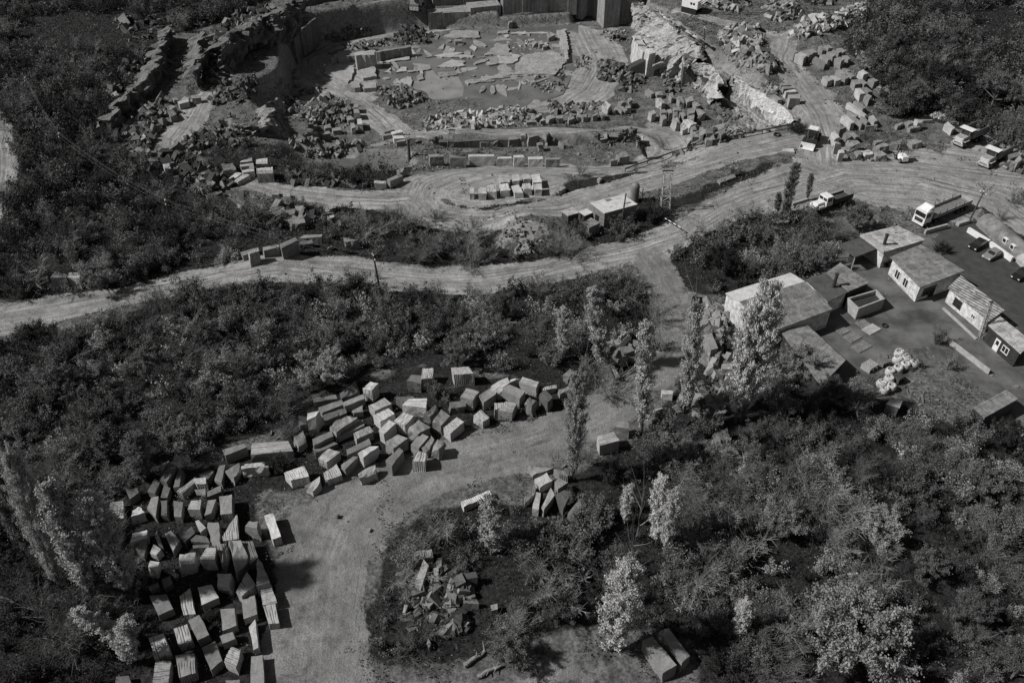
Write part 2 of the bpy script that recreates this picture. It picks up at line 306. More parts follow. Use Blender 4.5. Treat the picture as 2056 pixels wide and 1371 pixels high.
def leaf_mat(name, val, var=.45):
    m, t, b = newmat(name); c = coord(t); oi = nd(t, 'ShaderNodeObjectInfo')
    v = M_(t, 'MULTIPLY', mr(t, noise_(t, c, 1.1, 3), .3, .7, 1-var, 1+var), val)
    v = M_(t, 'MULTIPLY', v, mr(t, oi.outputs['Random'], 0, 1, .75, 1.25))
    t.links.new(v, b.inputs['Base Color']); b.inputs['Roughness'].default_value = .7; b.inputs['Specular IOR Level'].default_value = .25
    tl = nd(t, 'ShaderNodeBsdfTranslucent'); t.links.new(v, tl.inputs[0]); mx = nd(t, 'ShaderNodeMixShader'); mx.inputs[0].default_value = .2
    t.links.new(b.outputs[0], mx.inputs[1]); t.links.new(tl.outputs[0], mx.inputs[2])
    o = [n for n in t.nodes if n.type == 'OUTPUT_MATERIAL'][0]; t.links.new(mx.outputs[0], o.inputs[0])
    return m
def sheet_mat(name, val, seam=.5, rust=.3, wave=0, axis_=0):
    m, t, b = newmat(name); c = coord(t, 'UV'); n = noise_(t, c, .8, 6, .7, .5); n2 = noise_(t, c, 4, 4)
    v = M_(t, 'MULTIPLY', mr(t, n, .3, .7, 1-rust, 1+rust), mr(t, n2, .3, .7, .85, 1.15))
    br = nd(t, 'ShaderNodeTexBrick'); br.inputs['Scale'].default_value = 1.0; br.inputs['Mortar Size'].default_value = .035
    br.inputs['Brick Width'].default_value = 1.15; br.inputs['Row Height'].default_value = 1.7; br.offset = 0
    br.inputs['Color1'].default_value = (1, 1, 1, 1); br.inputs['Color2'].default_value = (.8, .8, .8, 1); br.inputs['Mortar'].default_value = (1-seam,)*3+(1,)
    t.links.new(c, br.inputs['Vector']); v = M_(t, 'MULTIPLY', v, br.outputs[0]); v = M_(t, 'MULTIPLY', v, val)
    t.links.new(v, b.inputs['Base Color']); b.inputs['Roughness'].default_value = .75
    if wave:
        wv = nd(t, 'ShaderNodeTexWave'); wv.bands_direction = 'X'; wv.inputs['Scale'].default_value = wave; t.links.new(c, wv.inputs['Vector'])
        bump(t, b, wv.outputs[1], .9, .12); v2 = M_(t, 'MULTIPLY', v, mr(t, wv.outputs[1], .2, .8, .6, 1.3)); t.links.new(v2, b.inputs['Base Color'])
    return m
MAT = {}
MAT['ground'] = ground_mat()
MAT['g_mid'] = granite('granite_grey', .20); MAT['g_lt'] = granite('granite_pale', .38); MAT['g_dk'] = granite('granite_dark', .12)
MAT['s_mid'] = granite('granite_grey_drilled', .25, 1); MAT['s_lt'] = granite('granite_pale_drilled', .38, 1); MAT['s_dk'] = granite('granite_dark_drilled', .15, 1)
MAT['cliff'] = granite('quarry_rock', .27, 0, .15, 0, 1); MAT['cliff_lit'] = granite('quarry_rock_lit', .42, 0, .12, 0, 1); MAT['cliff_shade'] = granite('quarry_rock_shade', .13, 0, .15, 0, 1); MAT['ledge'] = granite('pit_floor_rock', .30, 0, .1)  # pale and dark copies put sunlit and shaded walls into the rock colour
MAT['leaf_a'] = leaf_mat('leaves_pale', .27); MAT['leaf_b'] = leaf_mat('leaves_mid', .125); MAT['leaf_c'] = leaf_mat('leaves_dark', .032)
for kn_, v_ in (('r_lt', .30), ('r_mid', .20), ('r_dk', .12)): MAT[kn_] = granite('rubble_stone_'+kn_[2:], v_, 0, .05, 1)
MAT['leaf_p'] = leaf_mat('poplar_leaves', .46, .3)
MAT['bark'] = simple('bark', .12, .3, 4); MAT['bark_lt'] = simple('pale_bark', .22, .3, 4)
MAT['white'] = simple('white_paint', .66, .15, 2, .6); MAT['cream'] = simple('whitewashed_wall', .5, .42, 1.4, .9)
MAT['dark'] = simple('dark_metal', .035, .4, 3, .6, .4); MAT['grey'] = simple('grey_metal', .16, .3, 2, .6, .3)
MAT['rubber'] = simple('rubber', .02, .2, 4, .9); MAT['glass'] = simple('window_glass', .02, .2, 2, .12, .6)
MAT['wood'] = simple('weathered_wood', .06, .4, 3); MAT['conc'] = simple('concrete', .33, .22, 1.2, .9, .2, .02)
MAT['orange'] = simple('machine_paint', .3, .3, 2, .55, .4); MAT['darkwall'] = simple('dark_cladding', .035, .3, 2)
MAT['roof_a'] = sheet_mat('roof_sheets_pale', .38, .5, .4); MAT['roof_b'] = sheet_mat('roof_sheets_grey', .20, .5, .4); MAT['roof_w'] = sheet_mat('roof_white', .52, .2, .15)
MAT['roof_c'] = sheet_mat('corrugated_roof', .27, .2, .5, .6); MAT['roof_d'] = sheet_mat('felt_roof', .085, .2, .2)
MAT['pave'] = simple('asphalt', .055, .25, .6, .9, .2, .02, coords='Object'); MAT['yard'] = simple('trodden_yard', .10, .55, .22, .95, .2, .06)
MAT['bag'] = simple('bag_fabric', .42, .3, 2, .8, .2, .05)
def water_mat(name, v, r):
    m, t, b = newmat(name); c = coord(t)
    t.links.new(M_(t, 'MULTIPLY', mr(t, noise_(t, c, .12, 4), .3, .7, .7, 1.25), v), b.inputs['Base Color'])
    b.inputs['Roughness'].default_value = r; b.inputs['Specular IOR Level'].default_value = .5
    bump(t, b, noise_(t, c, 2.5, 3), .08, .02); return m
MAT['pool'] = water_mat('sky_reflection_pool', .22, .15); MAT['water'] = water_mat('quarry_water', .13, .15)  # pool: bright sky reflection put into a paler water colour

# ---------------------------------------------------------------- object helpers
def tag(o, label=None, cat=None, group=None, kind=None):
    if label: o['label'] = label
    if cat: o['category'] = cat
    if group: o['group'] = group
    if kind: o['kind'] = kind
    return o
def empty(name, loc=(0, 0, 0), rz=0.0):
    o = bpy.data.objects.new(name, None); COL.objects.link(o); o.location = loc; o.rotation_euler = (0, 0, rz); o.empty_display_size = .3
    return o
def mesh_np(name, V, Fq, mat, parent=None, attrs=None, smooth=False):
    """V (n,3) array, Fq (m,4) or (m,3) int array"""
    me = bpy.data.meshes.new(name); V = np.asarray(V, np.float32); Fq = np.asarray(Fq, np.int32); k = Fq.shape[1]
    me.vertices.add(len(V)); me.vertices.foreach_set('co', V.ravel())
    me.loops.add(Fq.size); me.loops.foreach_set('vertex_index', Fq.ravel())
    me.polygons.add(len(Fq)); me.polygons.foreach_set('loop_start', np.arange(0, Fq.size, k, dtype=np.int32))
    me.polygons.foreach_set('loop_total', np.full(len(Fq), k, np.int32))
    me.polygons.foreach_set('use_smooth', np.full(len(Fq), bool(smooth)))
    me.update(calc_edges=True)
    for n, a in (attrs or {}).items():
        at_ = me.attributes.new(n, 'FLOAT', 'POINT'); at_.data.foreach_set('value', np.asarray(a, np.float32).ravel())
    me.materials.append(mat)
    if name is None: return me
    o = bpy.data.objects.new(name, me); COL.objects.link(o)
    if parent is not None: o.parent = parent
    return o
class MB:
    def __init__(s): s.v = []; s.f = []
    def add(s, vs, fs):
        n = len(s.v); s.v += [tuple(a) for a in vs]; s.f += [tuple(i+n for i in f) for f in fs]; return s
    def box(s, c, d, rz=0, taper=1.0, ty=None):
        hx, hy, hz_ = d[0]/2, d[1]/2, d[2]/2; cr, sr = math.cos(rz), math.sin(rz); vs = []; ty = taper if ty is None else ty
        for z, k, k2 in ((-hz_, 1, 1), (hz_, taper, ty)):
            for x, y in ((-hx, -hy), (hx, -hy), (hx, hy), (-hx, hy)):
                x *= k; y *= k2; vs.append((c[0]+x*cr-y*sr, c[1]+x*sr+y*cr, c[2]+z))
        return s.add(vs, [(3, 2, 1, 0), (4, 5, 6, 7), (0, 1, 5, 4), (1, 2, 6, 5), (2, 3, 7, 6), (3, 0, 4, 7)])
    def prism(s, poly, z0, z1):
        """poly ccw list of xy; z1 may be a list of heights"""
        n = len(poly); zt = z1 if isinstance(z1, (list, tuple)) else [z1]*n; zb = z0 if isinstance(z0, (list, tuple)) else [z0]*n
        a = sum(poly[i][0]*poly[(i+1) % n][1]-poly[(i+1) % n][0]*poly[i][1] for i in range(n))
        if a < 0: poly = poly[::-1]; zt = list(zt)[::-1]; zb = list(zb)[::-1]
        vs = [(p[0], p[1], b) for p, b in zip(poly, zb)]+[(p[0], p[1], z) for p, z in zip(poly, zt)]
        return s.add(vs, [tuple(range(n-1, -1, -1)), tuple(range(n, 2*n))]+[(i, (i+1) % n, n+(i+1) % n, n+i) for i in range(n)])
    def tube(s, p0, p1, r0, r1, n=6):
        p0, p1 = Vector(p0), Vector(p1); d = (p1-p0).normalized(); a = d.orthogonal().normalized(); b = d.cross(a); vs = []
        for p, r in ((p0, r0), (p1, r1)):
            for i in range(n):
                t = 2*math.pi*i/n; vs.append(p+(a*math.cos(t)+b*math.sin(t))*r)
        return s.add(vs, [(i, (i+1) % n, n+(i+1) % n, n+i) for i in range(n)]+[tuple(range(n-1, -1, -1)), tuple(range(n, 2*n))])
    def lathe(s, prof, n=16, c=(0, 0, 0)):
        vs = [(c[0]+r*math.cos(2*math.pi*i/n), c[1]+r*math.sin(2*math.pi*i/n), c[2]+z) for r, z in prof for i in range(n)]
        fs = [(k*n+i, k*n+(i+1) % n, (k+1)*n+(i+1) % n, (k+1)*n+i) for k in range(len(prof)-1) for i in range(n)]
        fs += [tuple(range(n-1, -1, -1)), tuple((len(prof)-1)*n+i for i in range(n))]
        return s.add(vs, fs)
    def build(s, name, mat, parent=None, uv=False, smooth=False):
        me = bpy.data.meshes.new(name); me.from_pydata(s.v, [], s.f); me.materials.append(mat); me.update()
        if uv:
            l = me.uv_layers.new(name='UVMap')
            for p in me.polygons:
                e = (Vector(me.vertices[p.vertices[1]].co)-Vector(me.vertices[p.vertices[0]].co)).normalized(); g = p.normal.cross(e)
                o_ = Vector(me.vertices[p.vertices[0]].co)
                for li, vi in zip(p.loop_indices, p.vertices):
                    q = Vector(me.vertices[vi].co)-o_; l.data[li].uv = (q.dot(e), q.dot(g))
        if smooth:
            for p in me.polygons: p.use_smooth = True
        o = bpy.data.objects.new(name, me); COL.objects.link(o)
        if parent is not None: o.parent = parent
        return o

# ---------------------------------------------------------------- ground sheet, roads, yards
NX, NY = len(GX), len(GY)
best = np.full(XX.shape, 1e9); RS = np.zeros(XX.shape); RT = np.zeros(XX.shape); TK = np.ones(XX.shape); rd_sd = []
for nm, z, pts in ROADS:
    wp = [at(a, b)[:2] for a, b, c in pts]; d, s, t_ = sdline(wp, [c for a, b, c in pts], XX, YY)
    m = d < best; TK = np.where(m, .25 if nm == 'side' else .9, TK); best = np.where(m, d, best); RS = np.where(m, s+137*len(rd_sd), RS); RT = np.where(m, t_, RT); rd_sd.append(d)
area = np.full(XX.shape, 1e9)
for a in AREAS:
    area = np.minimum(area, (2.0 if a[0][1] > 1380 else 0)+sdpoly([at(max(min(x, 2300), -300), y)[:2] for x, y in a], XX, YY))
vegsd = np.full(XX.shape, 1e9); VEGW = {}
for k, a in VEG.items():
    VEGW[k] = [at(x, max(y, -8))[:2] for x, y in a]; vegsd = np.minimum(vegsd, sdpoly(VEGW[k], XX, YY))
wob = (vn(XX, YY, 3.1, 0)-.5)*1.8+(vn(XX, YY, 7.3, 2)-.5)*2.0
dirt = np.maximum(sm(1.1, -1.1, best+wob*.5), sm(2.2, -1.8, area+wob*1.4)*.92)
soil_shade = sdpoly([at(x, y)[:2] for x, y in [(215,1000),(330,930),(560,890),(600,800),(850,735),(1170,770),(1130,830),(900,870),(850,920),(640,980),(540,1000),(545,1100),(550,1420),(280,1420)]], XX, YY)  # dark earth among the blocks, with the shade of the gaps painted in
far = (np.abs(XX) > 170) | (YY > 318) | (YY < 32)
veg = np.maximum(sm(2.5, -1.5, vegsd+wob), .85*sm(1.5, -1.5, soil_shade+wob)); veg = np.where(far, 1, veg)  # veg also takes in the painted shade of the block yard
V = np.stack([XX, YY, ZZ], -1).reshape(-1, 3)
ii = np.arange(NX*NY).reshape(NX, NY)
FQ = np.stack([ii[:-1, :-1], ii[1:, :-1], ii[1:, 1:], ii[:-1, 1:]], -1).reshape(-1, 4)
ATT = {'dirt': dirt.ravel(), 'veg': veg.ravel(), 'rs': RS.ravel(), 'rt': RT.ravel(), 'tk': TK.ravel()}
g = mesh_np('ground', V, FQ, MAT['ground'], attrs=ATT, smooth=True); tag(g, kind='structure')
def sub_sheet(name, mask, lift, mat, use_att=True):
    cells = (mask[:-1, :-1] & mask[1:, :-1] & mask[1:, 1:] & mask[:-1, 1:]).ravel()
    fq = FQ[cells]
    if len(fq) == 0: return None
    u, inv = np.unique(fq, return_inverse=True); v = V[u].copy(); v[:, 2] += lift
    o = mesh_np(name, v, inv.reshape(-1, 4), mat, attrs={k: a[u] for k, a in ATT.items()} if use_att else None, smooth=True)
    tag(o, kind='structure'); return o
used = np.zeros(XX.shape, bool)
for k, (nm, z, pts) in enumerate(ROADS):
    mk = (rd_sd[k] + wob*.5 < -.9) & (~used)
    sub_sheet('dirt_road', mk, .02, MAT['ground']); used |= mk
pv = sdpoly([at(a, b)[:2] for a, b in PAVE], XX, YY)
sub_sheet('parking_yard', (pv < 0), .04, MAT['pave'], False)
yv = sdpoly([at(a, b)[:2] for a, b in YARD], XX, YY)
sub_sheet('house_yard', (yv+wob*.4 < 0) & (pv > 0), .03, MAT['yard'], False)
def water(poly_px, z, mt='water'):
    b_ = MB(); pl = [P(a, c, z)[:2] for a, c in poly_px]; b_.prism(pl, z-.02, z); return tag(b_.build('water', MAT[mt]), kind='structure')
water([(735,205),(745,70),(830,60),(1000,55),(1160,50),(1165,120),(1130,190),(1060,215),(900,225)], Zf-.02)
water(cv('2', [1395,556,1440,548,1480,600,1640,596,1690,690,1680,760,1560,785,1400,780,1350,770,1290,690,1300,640,1385,630]), Zf-.012, 'pool')  # pale sheets just above the pit water paint its sky reflection
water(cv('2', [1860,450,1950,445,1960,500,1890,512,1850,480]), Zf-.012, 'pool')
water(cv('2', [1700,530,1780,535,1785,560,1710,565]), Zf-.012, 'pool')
water([(590,350),(600,310),(840,305),(850,350),(700,365)], -4.75)

# ---------------------------------------------------------------- rock faces of the quarry
def cliff(px, zf, tiers, mat, colw=(1.6, 4), jit=.5, side=1, dz=.5, seed=1, lean=0.0):
    """columns of rock along a foot line given in pixels at height zf; tiers = [(setback, top z, depth)]"""
    r = random.Random(seed); pts = [Vector(P(a, b, zf)[:2]) for a, b in px]; b_ = MB()
    for si in range(len(pts)-1):
        a, c = pts[si], pts[si+1]; L = (c-a).length; u = (c-a)/L; n = Vector((-u.y, u.x))*side; s = 0.0
        while s < L:
            wd = min(r.uniform(*colw), L-s+.4); wd = max(wd, .6)
            for ti, (sb, zt, dp) in enumerate(tiers):
                o1 = sb+r.uniform(-jit, jit); o2 = o1+r.uniform(-.25, .25)*jit; h = zt+r.uniform(-dz, dz)
                p = [a+u*(s+r.uniform(-.1, .1))+n*o1, a+u*(s+wd)+n*o2, a+u*(s+wd+r.uniform(-.2, .2))+n*(sb+dp), a+u*s+n*(sb+dp)]
                zb = zf-1.5; q = [tuple(k) for k in p]
                hh = [h+r.uniform(-.5, .3)*dz, h+r.uniform(-.6, .6)*dz, h+r.uniform(-1, .4)*dz, h+r.uniform(-1, .4)*dz]
                # front leans back a little
                off = n*(lean*(h-zf)); top = [p[0]+off, p[1]+off, p[2], p[3]]
                m0 = (h-zf)*r.uniform(.35, .7); j = n*r.uniform(-.3, .3)*jit
                mid = [p[0]+off*.5+j, p[1]+off*.5+j, p[2], p[3]]
                vs = [(k.x, k.y, zb) for k in p]+[(k.x, k.y, zf+m0) for k in mid]+[(k.x, k.y, z) for k, z in zip(top, hh)]
                fs = []
                for lv in (0, 4):
                    for i in range(4): fs.append((lv+i, lv+(i+1) % 4, lv+4+(i+1) % 4, lv+4+i))
                fs += [(3, 2, 1, 0), (8, 9, 10, 11)]
                if side < 0: fs = [f[::-1] for f in fs]
                b_.add(vs, fs)
            s += wd
    o = b_.build('rock_face', mat); tag(o, kind='structure'); return o

def face(foot, zf, crest, zt, mat, amp=.9, cell=.45, seed=1, bulge=.6, steep=.55):
    """one continuous fractured rock face between a foot line and a crest line"""
    def samp(px, z, n):
        pts = [Vector(P(a, b, z if not isinstance(z, (list, tuple)) else z[i])) for i, (a, b) in enumerate(px)]; L = [0]
        for i in range(len(pts)-1): L.append(L[-1]+(pts[i+1]-pts[i]).length)
        out = []
        for k in range(n+1):
            d = L[-1]*k/n; i = 0
            while i < len(L)-2 and L[i+1] < d: i += 1
            out.append(pts[i].lerp(pts[i+1], (d-L[i])/(L[i+1]-L[i]+1e-6)))
        return out, L[-1]
    _, LL = samp(foot, zf, 1); n = int(LL/cell); A, _ = samp(foot, zf, n); B, _ = samp(crest, zt, n); hh_ = sum((b-a).length for a, b in zip(A, B))/len(A); m = max(4, int(hh_/cell))
    V_ = []; so_ = Vector((seed*7.3, seed*3.1, 0))
    for i in range(n+1):
        u = (A[min(i+2, n)]-A[max(i-2, 0)]).normalized(); nr = Vector((u.y, -u.x, 0))
        for j in range(-2, m+4):
            t = j/m; tc = min(max(t, 0), 1); zz = tc**steep; p = Vector((A[i].x+(B[i].x-A[i].x)*tc, A[i].y+(B[i].y-A[i].y)*tc, A[i].z+(B[i].z-A[i].z)*zz))
            if j < 0: p.z += j*.6; p += nr*(.1)
            if j > m: p -= nr*(j-m)*.9; p.z -= (j-m)*.45
            q = p+so_; sh = Vector((q.x*.42+q.z*.12, q.y*.42, q.z*.22-q.x*.1))
            c = mnoise.cell(sh*1.0)-.5; c2 = mnoise.cell(Vector((q.x*.7-q.z*.4, q.y*.7, q.z*.45+q.y*.3)))-.5; f = mnoise.fractal(q*.16, .9, 2.1, 4)
            o_ = (c*1.0+c2*.45+f*.6)*amp+bulge*math.sin(math.pi*tc)**.7
            V_.append(p+nr*o_+Vector((0, 0, (c2*.25+f*.3)*amp*(.2+tc))))
    w_ = m+6; F_ = [(i*w_+j, (i+1)*w_+j, (i+1)*w_+j+1, i*w_+j+1) for i in range(n) for j in range(w_-1)]
    return tag(mesh_np('rock_face', [tuple(v) for v in V_], F_, mat), kind='structure')
for i_, f_ in enumerate(FACES): face(f_[0], f_[1], f_[2], f_[3], MAT[f_[4]], f_[5], f_[6], i_+1, f_[7], f_[8])
cliff(k_(152,600,165,655,295,800), Zf, [(-.7, -2.6, 2.5)], MAT['cliff_lit'], (2.5, 4.5), .3, 1, .5, 3, .08)

cliff(k_(660,905,770,905), Zf, [(0, -.8, 3)], MAT['cliff_shade'], (3, 6), .05, 1, .15, 6)  # shade of the recess put into the rock tone
# upper ridge of the sunlit wall
# back benches facing the camera
cliff([(862,62),(905,58),(945,56)], Zf, [(0, -4, 4)], MAT['cliff'], (4, 8), .25, 1, .15, 14)
cliff([(945,56),(1003,50)], Zf, [(0, -3, 5)], MAT['cliff'], (5, 9), .15, 1, .1, 15)
cliff([(1009,50),(1060,50),(1085,46),(1142,43)], Zf, [(0, -5.6, 4)], MAT['cliff'], (4, 9), .3, 1, .12, 16)
cliff([(1010,27),(1050,25),(1100,22),(1155,20)], -5.3, [(0, -.6, 6)], MAT['cliff'], (4, 8), .3, 1, .2, 17)
cliff([(1156,28),(1166,30)], Zf+2, [(0, 1.5, 5)], MAT['cliff'], (2, 4), .1, 1, .2, 18)
cliff([(1166,27),(1190,27)], Zf+2, [(1.5, 1, 5)], MAT['cliff_shade'], (3, 6), .1, 1, .2, 19)
cliff([(1190,30),(1200,38),(1212,50)], Zf+1, [(0, 1, 5)], MAT['cliff'], (2, 4), .3, 1, .4, 20)
cliff([(1215,53),(1262,50)], Zf, [(0, -5.5, 5)], MAT['cliff'], (5, 9), .1, 1, .1, 21)
cliff([(1222,27),(1280,26)], -5, [(0, 1.5, 6)], MAT['cliff_shade'], (6, 10), .1, 1, .2, 22)
cliff([(870,8),(930,4),(1000,-2)], -3.5, [(0, 1, 6)], MAT['cliff'], (4, 8), .3, 1, .3, 24)
# shaded walls on the left of the pit
cliff([(523,165),(540,158),(598,118)], Zf+1, [(0, -2, 5)], MAT['cliff_shade'], (4, 8), .3, 1, .3, 25)
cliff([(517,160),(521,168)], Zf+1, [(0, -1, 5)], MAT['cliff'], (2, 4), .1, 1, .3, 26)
cliff([(598,118),(612,100),(640,80)], Zf+2, [(0, -1, 4), (4, 3, 6)], MAT['cliff_shade'], (3, 6), .4, 1, .6, 27)
cliff([(640,80),(700,66),(760,52),(840,35)], Zf+1, [(0, -2.5, 4), (5, 2.5, 5), (10, 6.5, 8)], MAT['cliff_shade'], (3, 7), .5, 1, .6, 28, .15)
# trench wall
cliff([(882,310),(960,306),(1060,304),(1110,306)], -6.4, [(0, -3.4, 2.5)], MAT['cliff_shade'], (3, 7), .12, 1, .12, 48)
# ---------------------------------------------------------------- pale ledges and slabs of the pit floor
LEDGES = [('2',[585,580,650,488,830,487,825,570,780,650],.5,'l'),('2',[645,462,700,405,800,393,838,425,836,440],2.2,'l'),('2',[835,412,985,395,992,430,838,440],4.2,'l'),
 ('2',[845,560,985,520,1000,600,900,615],.9,'l'),('2',[895,655,1000,645,1000,690,900,700],1.2,'l'),('2',[790,690,800,650,840,630,880,650,875,690],1.4,'l'),('2',[995,402,1270,355,1280,368,1000,414],2.8,'m'),
 ('2',[1040,490,1260,430,1265,465,1100,490],.35,'l'),('2',[1060,570,1110,530,1118,572],.35,'l'),('2',[1150,570,1200,525,1240,530,1245,560],.4,'l'),('2',[1240,556,1420,530,1430,543,1250,568],.35,'l'),
 ('2',[1190,635,1250,585,1280,650,1278,672,1135,650],.4,'l'),('2',[1320,600,1355,575,1380,620,1330,630],.4,'l'),('2',[1480,525,1600,465,1710,515,1600,528],.35,'l'),('2',[1390,452,1600,430,1770,435,1760,456,1560,450,1480,445],.3,'l'),
 ('2',[1530,290,1600,240,1810,240,1815,295,1630,300],.5,'l'),('2',[1480,570,1640,558,1640,590,1500,610],.3,'m'),('2',[1640,540,1680,580,1630,580],.35,'l'),('2',[1870,425,1940,360,2037,345,2060,440],.5,'l'),
 ('2',[1825,600,1880,620,1830,622],.3,'l'),('3',[0,410,100,415,185,440,120,500,0,500],.35,'l'),('3',[130,525,210,430,430,400,548,462,500,520,440,590,200,580],.45,'m'),('3',[0,245,90,235,80,262,0,268],.4,'l'),
 ('3',[200,600,320,580,320,610,200,650],.3,'m'),('3',[100,255,400,252,395,266,105,268],.3,'l'),('3',[460,240,530,225,560,460,540,470],1.2,'l'),('3',[0,520,60,505,130,560,150,610,0,615],.15,'m'),('2',[1700,640,2037,570,2037,600,1720,665],.3,'m')]
for c, q, h, kd in LEDGES:
    pl = [P(a, b, Zf+h)[:2] for a, b in cv(c, q)]; b_ = MB(); r = rnd
    pp = []
    for i in range(len(pl)):
        a, d = pl[i], pl[(i+1) % len(pl)]; L = math.hypot(d[0]-a[0], d[1]-a[1]); n = max(1, int(L/1.0))
        for j in range(n):
            t = j/n; w_ = .45 if j else .15; pp.append((a[0]+(d[0]-a[0])*t+r.uniform(-w_, w_), a[1]+(d[1]-a[1])*t+r.uniform(-w_, w_)))
    b_.prism(pp, Zf-.6, [Zf+h+r.uniform(-.04, .04) for _ in pp]); tag(b_.build('rock_ledge', MAT['ledge' if kd == 'l' else 'cliff']), kind='structure')

for k in range(120):  # broken thin plates standing out of the water
    c0 = cv('2', [rnd.uniform(1000, 2700), rnd.uniform(250, 720)])[0]; x0, y0, _ = P(c0[0], c0[1], Zf)
    if sdpoly(poly0([(752,195),(756,85),(830,72),(1000,66),(1130,66),(1138,110),(1110,170),(1000,196)], Zf), np.array([x0]), np.array([y0]))[0] > -1: continue
    if c0[0] < 940 and c0[1] > 140 and rnd.random() < .8: continue
    a0 = rnd.choice((.25, 1.82))+rnd.gauss(0, .25); L, W_ = rnd.uniform(.8, 4.5), rnd.uniform(.4, 1.6); pp = []
    for i in range(9):
        t = i/9*6.283; r_ = rnd.uniform(.55, 1.1); u, v = math.cos(t)*L*r_, math.sin(t)*W_*r_; pp.append((x0+u*math.cos(a0)-v*math.sin(a0), y0+u*math.sin(a0)+v*math.cos(a0)))
    b_ = MB(); hh_ = rnd.uniform(.06, .4); b_.prism(pp, Zf-.5, [Zf+hh_+rnd.uniform(-.05, .05) for _ in pp]); tag(b_.build('rock_ledge', MAT[rnd.choice(('ledge', 'cliff', 'cliff'))]), kind='structure')
